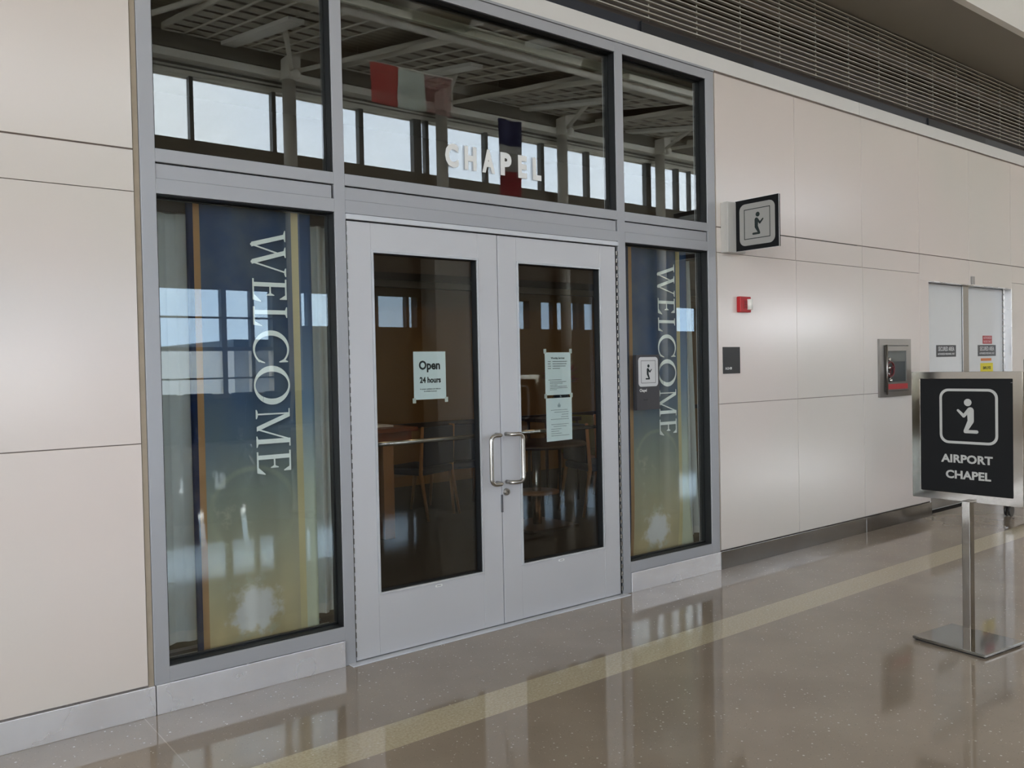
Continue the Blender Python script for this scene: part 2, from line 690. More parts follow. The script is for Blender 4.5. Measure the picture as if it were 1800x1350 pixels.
mb = MB().box(-1.876, -1.8545, .004, .1, .12, 3.41)
tag(mb.build('trim_1', CAULK), 'narrow aged caulk joint between left wall panels and window frame', 'trim', kind='structure')
mb = MB().box(1.884, 1.897, .004, .1, .12, 3.41)
tag(mb.build('trim_2', CAULK), 'narrow aged caulk joint between right wall panels and window frame', 'trim', kind='structure')

# cap band, slot
mb = MB()
for a, b in ((-12, -2.0), (-2.0, 3.748), (3.752, 9.4), (9.404, 15)):
    mb.box(a, b, -.004, .16, 3.42, 3.522, .002)
tag(mb.build('trim_3', CAPM), 'white horizontal cap band running along the top of the panel wall', 'trim', kind='structure')
mb = MB()
mb.box(-12, 15, .03, .06, 3.522, 3.60)
mb.mi = 1
for a in (1.21, 4.97, -2.6, 8.7):
    mb.box(a, a + 1.16, .018, .03, 3.53, 3.59)
    mb.box(a - .01, a - .002, .014, .03, 3.522, 3.60)
tag(mb.build('trim_4', [SLOT, SLOTD]), 'dark slot band with black air diffusers between cap band and louvre', 'trim', kind='structure')

# louvre screen
lv = thing('louvre_screen', 'long louvre screen of thin pale slats above the panel wall', 'louvre', (4, .06, 3.62))
ZL0, ZL1, NS = 3.638, 4.215, 17
for k in range(NS):
    z = ZL0 + (ZL1 - ZL0) * k / (NS - 1)
    MB().box(-12, 15, .02, .045, z - .004, z + .004, .0015).build('slat', SLAT, lv)
mb = MB()
x = 3.687 - .476 * 30
while x < 14:
    MB().box(x - .0035, x + .0035, .046, .052, ZL0 - .004, ZL1).build('hanger_rod', SLAT, lv)
    x += .476
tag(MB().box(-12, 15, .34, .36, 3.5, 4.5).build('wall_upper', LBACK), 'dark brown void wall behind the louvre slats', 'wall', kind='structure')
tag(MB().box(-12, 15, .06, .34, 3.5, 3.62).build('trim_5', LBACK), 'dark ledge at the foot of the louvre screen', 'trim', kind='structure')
mb = MB()
mb.box(HX0, HX1, -.60, .5, 4.235, 4.30)
tag(mb.build('ceiling', SOFF), 'smooth grey soffit above the louvre screen', 'ceiling', kind='structure')
tag(MB().box(HX0, HX1, -.66, -.60, 4.228, 6.2).build('wall_fascia', FASC), 'pale fascia above the soffit facing the concourse', 'wall', kind='structure')

# stainless bases
def base(name, x0, x1, label, y0=-.012, m=None):
    return tag(MB().box(x0, x1, y0, .02, 0, .124, .0015).build(name, m or STEEL), label, 'baseboard', kind='structure')


base('baseboard_left', -12, -1.8525, 'brushed stainless baseboard under the left wall panels')
base('baseboard_middle_left', -1.849, -.976, 'stainless baseboard under the left welcome banner window')
base('baseboard_middle_right', 1.003, 1.880, 'stainless baseboard under the right welcome banner window')
base('baseboard_right', 1.884, 3.773, 'stainless baseboard right of the chapel front below the fire alarm', m=STEELR)
base('baseboard_far', 3.777, 4.90, 'stainless baseboard below the valve cabinet ending at the secured door', m=STEELR)
base('baseboard_end', 6.67, 14, 'stainless baseboard beyond the secured door', m=STEELR)

# ------------------------------------------------------------------ storefront frame
FY0, FY1 = -.004, .11
fr = thing('trim_6', 'grey aluminium storefront frame around the chapel doors and windows', 'frame', (0, 0, 0), kind='structure')
Y0 = FY0
for nm, a, b, z0 in (('jamb', -1.8525, -1.7912, .124), ('mullion', -.9740, -.9165, 0), ('mullion', .9365, 1.0012, 0), ('jamb', 1.8005, 1.8825, .124)):
    MB().box(a, b, Y0, FY1, z0, 3.405, .0015).build(nm, FRAME, fr)
mb = MB()
mb.box(-1.7912, -.9740, Y0 + .0006, FY1 - .001, 3.345, 3.404, .0008)
mb.box(-.9165, .9365, Y0 + .0006, FY1 - .001, 3.345, 3.404, .0008)
mb.box(1.0012, 1.8005, Y0 + .0006, FY1 - .001, 3.345, 3.404, .0008)
mb.box(-1.8525, 1.8825, Y0 - .006, FY1, 3.406, 3.420, .0015)
mb.build('head_rail', FRAME, fr)
for a, b in ((-1.7912, -.9740), (-.9165, .9365), (1.0012, 1.8005)):
    mb = MB()
    mb.box(a, b, Y0, FY1, 2.318, 2.374, .0012)
    mb.box(a, b - .012, Y0 + .004, FY1, 2.250, 2.311, .0012)
    mb.box(a, b, Y0, FY1, 2.186, 2.249, .0012)
    mb.mi = 1
    mb.box(a, b, .02, FY1 - .001, 2.19, 2.37)
    mb.build('transom_rail', [FRAME, BLACK], fr)
for a, b in ((-1.7912, -.9740), (1.0012, 1.8005)):
    MB().box(a, b, Y0, FY1, .125, .191, .0012).build('sill_rail', FRAME, fr)
mb = MB().box(-.9165, .9365, -.012, .06, 2.157, 2.183, .0015)
mb.build('door_stop', BEAD, fr)
MB().box(-.955, .955, -.05, .1, 0, .006, .002).build('threshold', BEAD, fr)
mb = MB().box(-.9165, .9365, .0, .1, 2.183, 2.187)
mb.box(-.9165, .9365, .02, .1, 2.151, 2.157)
mb.build('weather_seal', BLACK, fr)


def pane_window(name, x0, x1, z0, z1, label, gy=.045):
    w = thing(name, label, 'window', ((x0 + x1) / 2, gy, z0), kind='structure')
    # black glazing pocket on the four sides
    e = .004
    mb = MB()
    mb.box(x0, x0 + e, .004, .10, z0, z1)
    mb.box(x1 - e, x1, .004, .10, z0, z1)
    mb.box(x0, x1, .004, .10, z1 - e, z1)
    mb.box(x0, x1, .004, .10, z0, z0 + e)
    g = .012
    for a in ((x0, x0 + g, z0, z1), (x1 - g, x1, z0, z1), (x0, x1, z0, z0 + g), (x0, x1, z1 - g, z1)):
        mb.box(a[0], a[1], gy + .008, gy + .03, a[2], a[3])
    mb.build('gasket', BLACK, w)
    MB().box(x0 + e, x1 - e, gy, gy + .008, z0 + e, z1 - e).build('pane', GLASS, w)
    return w


pane_window('window_1', -1.7912, -.9740, .191, 2.186, 'tall fixed window left of the chapel doors with a welcome banner behind')
pane_window('window_2', 1.0012, 1.8005, .191, 2.186, 'tall fixed window right of the chapel doors with a welcome banner behind')
pane_window('window_3', -1.7912, -.9740, 2.374, 3.345, 'transom window above the left welcome banner')
wm = pane_window('window_4', -.9165, .9365, 2.374, 3.345, 'wide transom window over the doors with CHAPEL in white letters')
pane_window('window_5', 1.0012, 1.8005, 2.374, 3.345, 'transom window above the right welcome banner')
for ch, xa, xb in (('C', -.298, -.212), ('H', -.172, -.093), ('A', -.055, .033), ('P', .072, .150), ('E', .198, .262), ('L', .305, .368)):
    t = text_mesh(ch, .20, FX, FZ, (0, 0, 0), bold=.010, sx=.75, align='LEFT', depth=.002)
    vx = [v.co.x for v in t.bm.verts]
    vz = [v.co.z for v in t.bm.verts]
    sx_, sz_ = (xb - xa) / (max(vx) - min(vx)), .128 / (max(vz) - min(vz))
    mnx, mnz = min(vx), min(vz)
    for v in t.bm.verts:
        v.co = Vector((xa + (v.co.x - mnx) * sx_, .0438 + v.co.y, 2.497 + (v.co.z - mnz) * sz_))
    t.build('letter', VINYL, wm)


# ------------------------------------------------------------------ chapel doors
def door_leaf(name, x0, x1, label, side):
    z0, z1 = .010, 2.150
    hinge = x0 if side < 0 else x1
    d = thing(name, label, 'door', (hinge, .03, 0), kind='structure')
    gx0, gx1, gz0, gz1 = x0 + .130, x1 - .130, .311, 2.016
    a0, a1 = -.002, .045
    mb = MB()
    mb.box(x0, gx0 - .0005, a0, a1, z0, z1, .0015)
    mb.box(gx1 + .0005, x1, a0, a1, z0, z1, .0015)
    mb.build('stile', DOORM, d)
    mb = MB()
    mb.box(gx0, gx1, a0 + .0007, a1, gz1, z1, .001)
    mb.box(gx0, gx1, a0 + .0007, a1, z0, gz0, .001)
    mb.build('rail', DOORM, d)
    b = .011
    mb = MB()
    mb.ring([(gx0, gz0), (gx1, gz0), (gx1, gz1), (gx0, gz1)], [(gx0 + b, gz0 + b), (gx1 - b, gz0 + b), (gx1 - b, gz1 - b), (gx0 + b, gz1 - b)],
            (0, -.007, 0), FX, FZ, .006)
    mb.build('glazing_bead', BEAD, d)
    mb = MB()
    gx0 += b; gx1 -= b; gz0 += b; gz1 -= b
    e = .003
    mb.box(gx0, gx0 + e, .001, .044, gz0, gz1)
    mb.box(gx1 - e, gx1, .001, .044, gz0, gz1)
    mb.box(gx0, gx1, .001, .044, gz0, gz0 + e)
    mb.box(gx0, gx1, .001, .044, gz1 - e, gz1)
    mb.build('gasket', BLACK, d)
    MB().box(gx0 + e, gx1 - e, .030, .038, gz0 + e, gz1 - e).build('pane', DOORG, d)
    # push bar on the inside
    mb = MB().tube([(gx0 - .03, .095, 1.048), (gx1 + .03, .095, 1.048)], .012, 12)
    mb.tube([(gx0 - .03, .095, 1.048), (gx0 - .03, .04, 1.048)], .01, 10)
    mb.tube([(gx1 + .03, .095, 1.048), (gx1 + .03, .04, 1.048)], .01, 10)
    mb.build('push_bar', SATIN, d)
    # bow pull
    m = -.034 if side < 0 else .034
    gq = -.112 if side < 0 else .108
    sg = 1 if gq > m else -1
    path = []
    zt, zb, ys = 1.058, .793, -.062
    path += [(m, -.002, zt), (m, -.035, zt)]
    for k in range(1, 5):
        a = k / 4 * PI / 2
        path.append((m + sg * .025 * (1 - math.cos(a)), -.035 - .027 * math.sin(a), zt))
    path.append((gq - sg * .03, ys, zt))
    for k in range(1, 6):
        a = k / 5 * PI / 2
        path.append((gq - sg * .03 + sg * .03 * math.sin(a), ys, zt - .03 * (1 - math.cos(a))))
    low = [(p[0], p[1], zb + zt - p[2]) for p in path][::-1]
    MB().tube(path + low, .0115, 14).build('pull_handle', SATIN, d)
    # continuous hinge
    mb = MB()
    hx0, hx1 = ((x0 - .004, x0 - .0005) if side < 0 else (x1 + .004, x1 + .015))
    mb.box(hx0, hx1, .002, .03, .01, 2.15)
    mb.mi = 1
    z = .03
    while z < 2.13:
        if side > 0:
            mb.box(hx0 + .001, hx1 - .001, -.008, .002, z, z + .026, .001)
        else:
            mb.box(hx0 + .0005, hx1 + .0005, -.005, .002, z, z + .028)
        z += .046
    mb.build('continuous_hinge', [BLACK, SATIN], d)
    cx = (x0 + x1) / 2
    mb = MB().prism(rrect(-.022, .022, -.006, .006, .005, 4), (cx + .03 * side * -1, -.0026, .295), FX, FZ, .0012)
    mb.mi = 1
    mb.prism([(-.013, -.0012), (.013, -.0012), (.013, .0012), (-.013, .0012)], (cx + .03 * side * -1, -.0031, .295), FX, FZ, .0006)
    mb.build('rating_label', [VINYL, INK], d)
    return d


door_leaf('door_1', -.9115, -.0025, 'left leaf of the glazed aluminium chapel doors with the open sign', -1)
d2 = door_leaf('door_2', .0025, .9115, 'right leaf of the glazed aluminium chapel doors with two notices', 1)
mb = MB()
t = bmesh.new()
bmesh.ops.create_cone(t, cap_ends=True, segments=28, radius1=.021, radius2=.018, depth=.012)
mb.merge(t, Matrix.Translation((.029, -.008, .737)) @ Matrix.Rotation(PI / 2, 4, 'X'), False)
t = bmesh.new()
bmesh.ops.create_cone(t, cap_ends=True, segments=24, radius1=.012, radius2=.012, depth=.006)
mb.merge(t, Matrix.Translation((.029, -.017, .737)) @ Matrix.Rotation(PI / 2, 4, 'X'), False)
mb.mi = 1
mb.box(.0275, .0305, -.0207, -.0195, .730, .744)
mb.build('lock_cylinder', [SATIN, INK], d2)
mb = MB().box(-.009, .003, -.008, -.0025, .628, .725, .001)
mb.build('latch_guard', mat('dull_dark_steel', '6C6D72', .4, .6), d2)


# ------------------------------------------------------------------ notices behind the door glass
def dashes(mb, rows, x0, z, o_y, h, rnd):
    for (dx, dz, L) in rows:
        x_ = x0 + dx
        end = x_ + L
        while x_ < end - .002:
            w = rnd.uniform(.004, .012)
            mb.box(x_, min(x_ + w, end), o_y - .0003, o_y, z + dz, z + dz + h)
            x_ += w + .002


def paper(label, x0, x1, z0, z1, tape=(0, 1, 2, 3), shear=0):
    p = thing('paper_notice', label, 'notice', ((x0 + x1) / 2, .0385, z0), 'sheets of paper taped inside the door glass')
    mb = MB().prism([(x0, z0 - shear), (x1, z0), (x1, z1), (x0, z1)], (0, .0387, 0), FX, FZ, .0006)
    mb.build('sheet', PAPER, p)
    cs = [(x0, z1), (x1, z1), (x0, z0), (x1, z0)]
    for i in tape:
        cx, cz = cs[i]
        sgn = 1 if i < 2 else -1
        MB().box(cx - .009, cx + .011, .0382, .0386, cz - .012 + sgn * .006, cz + .014 + sgn * .006).build('tape', TAPE, p)
    return p


rnd = random.Random(3)
p = paper('white sheet reading Open 24 hours inside the left door glass', -.527, -.328, 1.268, 1.517, (2, 3))
mb = text_mesh('Open', .062, FX, FZ, (-.4285, .0382, 1.425), bold=.0022, sx=.93, depth=.0004)
mb.build('heading', INK, p)
text_mesh('24 hours', .041, FX, FZ, (-.4255, .0382, 1.355), bold=.0016, sx=.88, depth=.0004).build('heading', INK, p)
mb = text_mesh('for prayer, meditation and reflection', .0094, FX, FZ, (-.426, .0382, 1.319), bold=.0001, sx=.92, depth=.0004)
mb.merge(text_mesh('for all faiths & persons', .0094, FX, FZ, (-.426, .0382, 1.307), bold=.0001, sx=.92, depth=.0004).bm)
mb.build('small_print', INK, p)
p = paper('upper white sheet of service times inside the right door glass', .364, .564, 1.258, 1.507, (0, 1, 2, 3))
text_mesh('Worship Services', .0155, FX, FZ, (.463, .0382, 1.469), bold=.0004, sx=.95, depth=.0004).build('heading', INK, p)
mb = MB()
dashes(mb, [(.022, -.015 - .0135 * k, .022) for k in range(4)], .364, 1.467, .0382, .0035, rnd)
dashes(mb, [(.058, -.015, .115), (.058, -.0285, .11), (.058, -.042, .10), (.058, -.0555, .06)], .364, 1.467, .0382, .0035, rnd)
mb.build('printed_lines', INK, p)
mb = MB()
dashes(mb, [(.025, -.122, .10), (.035, -.133, .13), (.035, -.142, .10), (.035, -.152, .06), (.035, -.161, .13), (.035, -.170, .135), (.035, -.179, .05)], .364, 1.467, .0382, .0026, rnd)
mb.build('printed_lines', INK, p)
p = paper('lower white sheet with a small grey emblem inside the right door glass', .367, .567, .990, 1.240, (), .003)
mb = MB()
mb.prism([(-.010, -.012), (.010, -.012), (.012, .004), (.004, .004), (.003, .014), (-.003, .014), (-.004, .004), (-.012, .004)], (.467, .0382, 1.197), FX, FZ, .0003)
mb.build('emblem', mat('pale_grey_ink', '9FAFB1', .7), p)
mb = MB()
dashes(mb, [(.036, 0, .13), (.062, -.013, .11), (.12, -.027, .05), (.115, -.041, .055), (.034, -.054, .14)], .367, 1.168, .0382, .0028, rnd)
mb.build('printed_lines', INKG, p)
mb = MB()
dashes(mb, [(.037, -.084, .135), (.055, -.096, .10),
            (.036, -.111, .08), (.036, -.124, .06), (.036, -.137, .08), (.036, -.150, .14)], .367, 1.168, .0382, .0028, rnd)
mb.build('printed_lines', INKG, p)


# ------------------------------------------------------------------ welcome banners and sheer curtains
def banner_mat():
    g = G('printed_banner_cloth')
    o = g.xyz()
    x, z = o[0], o[2]     # object space: x 0..0.585 across, z 0..2.0 up
    nb = g.noise(3.2, 5)
    body = g.ramp(g.math('DIVIDE', z, 2.0), [(.0, 'E8D4A2'), (.12, 'DFD6B2'), (.27, 'BFC3B0'), (.36, 'A3B1AC'), (.44, '7E94A5'), (.56, '5B779B'), (.78, '45638F'), (1.0, '3F5D8B')])
    dx, dz = g.math('SUBTRACT', x, .275), g.math('SUBTRACT', z, .165)
    rad = g.math('SQRT', g.math('ADD', g.math('MULTIPLY', dx, dx), g.math('MULTIPLY', dz, dz)))
    ang = g.math('ARCTAN2', dz, dx)
    ray = g.math('MULTIPLY', g.math('SINE', g.math('MULTIPLY', ang, 7)), .006)
    radn = g.math('ADD', g.math('ADD', rad, ray), g.math('MULTIPLY', g.math('SUBTRACT', g.noise(13, 6, rough=.62), .5), .22))
    sun = g.math('SUBTRACT', 1, g.smooth(radn, .075, .14), clamp=True)
    # wispy rising cloud
    cl = g.noise(9, 6, rough=.65)
    zone = g.math('MULTIPLY', g.math('SUBTRACT', 1, g.smooth(g.math('ABSOLUTE', g.math('ADD', g.math('SUBTRACT', x, .30), g.math('MULTIPLY', z, .25))), .03, .16), clamp=True),
                  g.math('SUBTRACT', 1, g.smooth(z, .55, .85), clamp=True))
    wisp = g.math('MULTIPLY', g.smooth(cl, .52, .68), zone)
    # faint ring
    rz = g.math('SUBTRACT', z, .62)
    rr = g.math('SQRT', g.math('ADD', g.math('MULTIPLY', dx, dx), g.math('MULTIPLY', rz, rz)))
    ringm = g.math('SUBTRACT', 1, g.smooth(g.math('ABSOLUTE', g.math('SUBTRACT', rr, .2)), .002, .02), clamp=True)
    c = g.mix(g.math('MULTIPLY', g.smooth(nb, .35, .7), .25), body, lin('A9B09A'))
    c = g.mix(g.math('MULTIPLY', g.smooth(z, .9, 1.3), .0), c, body)
    c = g.mix(g.math('MULTIPLY', ringm, .3), c, lin('C9D0B8'))
    c = g.mix(g.math('MULTIPLY', wisp, .8), c, lin('DCE0CC'))
    c = g.mix(sun, c, lin('FFFFFF'))
    # stripes
    def band(a, b, col, c_):
        f = g.math('MULTIPLY', g.math('GREATER_THAN', x, a), g.math('LESS_THAN', x, b))
        return g.mix(f, c_, col)
    c = band(-.1, .030, lin('22345E'), c)
    c = band(.030, .058, lin('C9A274'), c)
    cream = g.ramp(g.math('DIVIDE', z, 2.0), [(0, 'EBE0AE'), (.5, 'E2DAB0'), (1, 'D8CDA4')])
    c = band(.492, .526, cream, c)
    pale = g.ramp(g.math('DIVIDE', z, 2.0), [(0, 'ECEFD6'), (.35, 'D8E2D6'), (.55, '8FA9C2'), (.8, '4F6E98'), (1, '3B5A88')])
    c = band(.526, .8, pale, c)
    g.l.new(c, g.b.inputs['Base Color'])
    g.b.inputs['Roughness'].default_value = .8
    g.b.inputs['Specular IOR Level'].default_value = .2
    w = g.n.new('ShaderNodeTexWave')
    w.inputs['Scale'].default_value = 160
    g.l.new(g.tc.outputs['Object'], w.inputs['Vector'])
    bp = g.n.new('ShaderNodeBump')
    bp.inputs['Strength'].default_value = .15
    bp.inputs['Distance'].default_value = .001
    g.l.new(w.outputs['Fac'], bp.inputs['Height'])
    g.l.new(bp.outputs[0], g.b.inputs['Normal'])
    return g.m


BANNER = banner_mat()
LETC = mat('pale_print_letters', 'F2FAF8', .8)
# letters drawn as polygons: list of polygons per letter in a box w x 1
def quadl(a, b, wa):     # slanted stroke with horizontal ends, width wa measured along x
    return [(a[0] - wa / 2, a[1]), (a[0] + wa / 2, a[1]), (b[0] + wa / 2, b[1]), (b[0] - wa / 2, b[1])]


def rect(a, b, c, d):
    return [(a, c), (b, c), (b, d), (a, d)]


def arcband(cx, cy, rx, ry, irx, iry, a0, a1, n=36, icx=None):
    icx = cx if icx is None else icx
    out = []
    for k in range(n):
        t0 = math.radians(a0 + (a1 - a0) * k / n)
        t1 = math.radians(a0 + (a1 - a0) * (k + 1) / n)
        out.append([(cx + rx * math.cos(t0), cy + ry * math.sin(t0)), (cx + rx * math.cos(t1), cy + ry * math.sin(t1)),
                    (icx + irx * math.cos(t1), cy + iry * math.sin(t1)), (icx + irx * math.cos(t0), cy + iry * math.sin(t0))])
    return out


def serif_h(cx, y, w, up_=True):       # bracketed serif centred on cx
    h = .035
    s = 1 if up_ else -1
    return [(cx - w / 2, y), (cx + w / 2, y), (cx + w / 2, y + s * h * .7), (cx + w * .22, y + s * h * 1.6), (cx - w * .22, y + s * h * 1.6), (cx - w / 2, y + s * h * .7)]


def letter(c, w):
    if c == 'W':
        return [quadl((.15, 1), (.44, .0), .13), quadl((.44, .0), (.68, .86), .045), quadl((.62, 1), (.93, 0), .13), quadl((.93, 0), (1.2, 1), .045),
                serif_h(.15, 1, .32, False), serif_h(.62, 1, .30, False), serif_h(1.2, 1, .24, False), rect(.41, .47, -.03, .05), rect(.9, .96, -.03, .05)]
    if c == 'M':
        return [rect(.12, .165, 0, 1), quadl((.17, 1), (.56, .02), .13), quadl((.56, .02), (.9, 1), .045), rect(.86, .99, 0, 1),
                serif_h(.14, 0, .26), serif_h(.925, 0, .32), rect(.0, .2, .965, 1), rect(.88, 1.09, .965, 1)]
    if c == 'L':
        return [rect(.1, .22, 0, 1), serif_h(.16, 1, .3, False), rect(0, .5, 0, .05), [(.47, .0), (.52, .0), (.56, .25), (.535, .25), (.42, .05)], rect(.0, .14, 0, .035)]
    if c == 'E':
        return [rect(.1, .22, 0, 1), rect(0, .58, 0, .045), rect(0, .56, .955, 1), rect(.2, .46, .49, .535),
                [(.50, .0), (.59, .0), (.65, .24), (.625, .24), (.44, .045)], [(.5, 1), (.575, 1), (.575, .79), (.553, .79), (.45, .955)],
                [(.45, .4), (.47, .4), (.47, .63), (.45, .63), (.40, .535), (.40, .49)]]
    if c == 'O':
        return arcband(.53, .5, .53, .53, .37, .485, 0, 360, 44)
    if c == 'C':
        return arcband(.53, .5, .53, .53, .42, .475, 42, 318, 40, .57) + [[(.90, .98), (.925, .98), (.935, .72), (.905, .72), (.84, .86)], [(.93, .2), (.95, .3), (.925, .3), (.83, .1), (.9, .14)]]


WORD = (('W', 2.090, .215, 1.32), ('E', 1.862, .108, .65), ('L', 1.733, .092, .56), ('C', 1.622, .153, .95), ('O', 1.457, .182, 1.06), ('M', 1.255, .178, 1.09), ('E', 1.057, .108, .65))


def make_banner(x0, label, bottom_sweep=0.):
    """cloth 0.585 wide hanging 2.05 m; x0 is the left edge"""
    zb, zt = .165, 2.215
    root = thing('welcome_banner', label, 'banner', (x0, .115, zb), 'welcome banners')
    nx, nz = 40, 60
    W = .585

    def P(u, v):
        x = x0 + u * W + bottom_sweep * max(0, (.22 - v) / .22) ** 1.6 * (.25 + u)
        y = .115 + .006 * math.sin(u * 9 + 1) * (1 - .4 * v) + .004 * math.sin(u * 21 + v * 3) + (.018 * max(0, (.2 - v) / .2) ** 2 if bottom_sweep else 0)
        return (x, y, zb + v * (zt - zb) + (.012 * u if v == 0 else 0))
    for nm, off in (('cloth', 0),):
        bm = bmesh.new()
        Gd = [[bm.verts.new(P(i / nx, j / nz)) for j in range(nz + 1)] for i in range(nx + 1)]
        for i in range(nx):
            for j in range(nz):
                f = bm.faces.new((Gd[i][j], Gd[i + 1][j], Gd[i + 1][j + 1], Gd[i][j + 1]))
                f.smooth = True
        r = bmesh.ops.solidify(bm, geom=bm.faces[:], thickness=.0015)
        me = bpy.data.meshes.new('cloth')
        bmesh.ops.translate(bm, vec=(-x0, -.115, -zb), verts=bm.verts)
        bm.to_mesh(me)
        bm.free()
        me.materials.append(BANNER)
        o = bpy.data.objects.new('cloth', me)
        COL.objects.link(o)
        o.parent = root
    mb = MB()
    xb = x0 + .288
    for c, ztop, length, w in WORD:
        for q_, poly in enumerate(letter(c, w)):
            # text runs down, its up is +x
            mb.prism([(a / w * length, b) for a, b in poly], (xb, .1005 - (.0001 * q_ if c not in 'CO' or q_ > 39 else 0), ztop), (0, 0, -1), (.166, 0, 0), .0012)
    mb.build('lettering', LETC, root)
    MB().tube([(x0 - .02, .118, 2.235), (x0 + W + .02, .118, 2.235)], .011, 10).build('hanging_rod', DARKW, root)
    return root


make_banner(-1.634, 'blue and gold welcome banner hanging straight behind the left window')
make_banner(1.118, 'blue and gold welcome banner with its foot swept aside behind the right window', .055)


def sheer_mat():
    m = bpy.data.materials.new('sheer_white_cloth')
    m.use_nodes = True
    n, l = m.node_tree.nodes, m.node_tree.links
    n.clear()
    o = n.new('ShaderNodeOutputMaterial')
    d = n.new('ShaderNodeBsdfDiffuse')
    d.inputs[0].default_value = lin('F0F8F8')
    tl = n.new('ShaderNodeBsdfTranslucent')
    tl.inputs[0].default_value = lin('E6EAE8')
    tr = n.new('ShaderNodeBsdfTransparent')
    a = n.new('ShaderNodeMixShader')
    a.inputs[0].default_value = .12
    b = n.new('ShaderNodeMixShader')
    tc = n.new('ShaderNodeTexCoord')
    nz = n.new('ShaderNodeTexNoise')
    nz.inputs['Scale'].default_value = 12
    l.new(tc.outputs['Object'], nz.inputs['Vector'])
    mr = n.new('ShaderNodeMapRange')
    mr.inputs['To Min'].default_value = .04
    mr.inputs['To Max'].default_value = .16
    l.new(nz.outputs['Fac'], mr.inputs['Value'])
    l.new(mr.outputs[0], b.inputs[0])
    l.new(d.outputs[0], a.inputs[1])
    l.new(tl.outputs[0], a.inputs[2])
    l.new(a.outputs[0], b.inputs[1])
    l.new(tr.outputs[0], b.inputs[2])
    l.new(b.outputs[0], o.inputs[0])
    return m


SHEER = sheer_mat()


def curtain(x0, x1, label, zt=2.155, zb=.215, lean=0., ph=0.):
    root = thing('sheer_curtain', label, 'curtain', ((x0 + x1) / 2, .2, zb), 'sheer curtains')
    bm = bmesh.new()
    nx = 90
    zs = [zb, zb + .05, zb + .4, zb + 1.0, zb + 1.6, zt]
    rows = []
    for j, z in enumerate(zs):
        k = (zt - z) / (zt - zb)
        row = []
        for i in range(nx + 1):
            u = i / nx
            x = x0 + u * (x1 - x0) + lean * k * u + .004 * math.sin(u * 40)
            y = .215 + .016 * math.sin(u * (x1 - x0) * 62 + ph + .4 * k) + .006 * math.sin(u * 23)
            row.append(bm.verts.new((x, y, z)))
        rows.append(row)
    for j in range(len(zs) - 1):
        for i in range(nx):
            f = bm.faces.new((rows[j][i], rows[j][i + 1], rows[j + 1][i + 1], rows[j + 1][i]))
            f.smooth = True
    bmesh.ops.translate(bm, vec=(-root.location.x, -.2, -zb), verts=bm.verts)
    hem = [f for f in bm.faces if f.calc_center_median().z < .05]
    me = bpy.data.meshes.new('drape')
    for f in hem:
        f.material_index = 1
    bm.to_mesh(me)
    bm.free()
    me.materials.append(SHEER)
    me.materials.append(mat('doubled_curtain_hem', 'F2F4F2', .9))
    o = bpy.data.objects.new('drape', me)
    COL.objects.link(o)
    o.parent = root
    MB().box(x0 - .01, x1 + .03, .18, .25, zt - .01, 2.24, .003).build('valance', DARKW, root)
    return root


curtain(-1.80, -1.53, 'sheer curtain panel left of the banner in the left window')
curtain(-1.12, -.915, 'sheer curtain panel right of the banner in the left window', ph=1.3)
curtain(1.62, 1.865, 'sheer curtain panel flaring at the hem beside the right banner', lean=.06, zb=.22)
for x0, x1, w in ((-1.79, -.975, 'left'), (1.0, 1.80, 'right')):
    mb = MB().box(x0, x1, .111, .30, .10, .165, .002)
    mb.mi = 1
    mb.box(x0, x1, .16, .165, .165, .178)
    mb.box(x0, x1, .25, .255, .165, .178)
    tag(mb.build('trim_%d' % (7 if w == 'left' else 8), [BLACK, BEAD]), 'dark inner sill with a thin metal track inside the %s window' % w, 'sill', kind='structure')

# ------------------------------------------------------------------ small signs on the chapel front
# plaque fixed on the right window
p = thing('chapel_plaque', 'dark grey plaque with a white kneeling figure icon on the right window', 'sign', (1.211, .04, 1.136))
MB().box(1.105, 1.317, .018, .0445, 1.136, 1.487, .001).build('plate', SIGNG, p)
MB().prism(rrect(1.122, 1.304, 1.284, 1.472, .024), (0, .0176, 0), FX, FZ, .0006).build('icon_field', PALEG, p)
mb = MB().ring(rrect(1.146, 1.281, 1.306, 1.450, .002, 2), rrect(1.1485, 1.2785, 1.3085, 1.4475, .002, 2), (0, .0172, 0), FX, FZ, .0006)
kneeling(mb, (1.212, .0172, 1.328), Vector(FX), Vector(FZ), .098, 1, .0006)
mb.build('icon', INK, p)
text_mesh('Chapel', .026, FX, FZ, (1.130, .0172, 1.252), bold=.0004, sx=.9, align='LEFT').build('lettering', WHITE, p)
text_mesh('chapel', .014, FX, FZ, (1.162, .0172, 1.196), sx=1.2, align='LEFT').build('raised_braille', mat('darker_plaque_relief', '2E2D31', .4), p)

# projecting blade sign
p = thing('blade_sign', 'black blade sign with a kneeling figure projecting from the right wall', 'sign', (2.0, 0, 2.19))
mb = MB().box(1.943, 2.135, -.062, -.001, 2.182, 2.527, .002)
mb.build('mounting_box', mat('pale_grey_bracket', 'BDBAB5', .35), p)
MB().box(2.0315, 2.050, -.402, -.058, 2.188, 2.532, .0008).build('blade', SIGNB, p)
MB().ring(rrect(.056, .404, 2.186, 2.534, .003, 2), rrect(.059, .401, 2.189, 2.531, .003, 2), (2.0335, 0, 0), (0, -1, 0), FZ, .003).build('edge_trim', WHITE, p)
MB().prism(rrect(.092, .374, 2.219, 2.501, .045), (2.0311, 0, 0), SY, FZ, .0006).build('icon_field', mat('silver_grey_icon_field', '9E9C98', .4), p)
mb = MB().ring(rrect(.129, .337, 2.260, 2.464, .002, 2), rrect(.134, .332, 2.265, 2.459, .002, 2), (2.0307, 0, 0), SY, FZ, .0006)
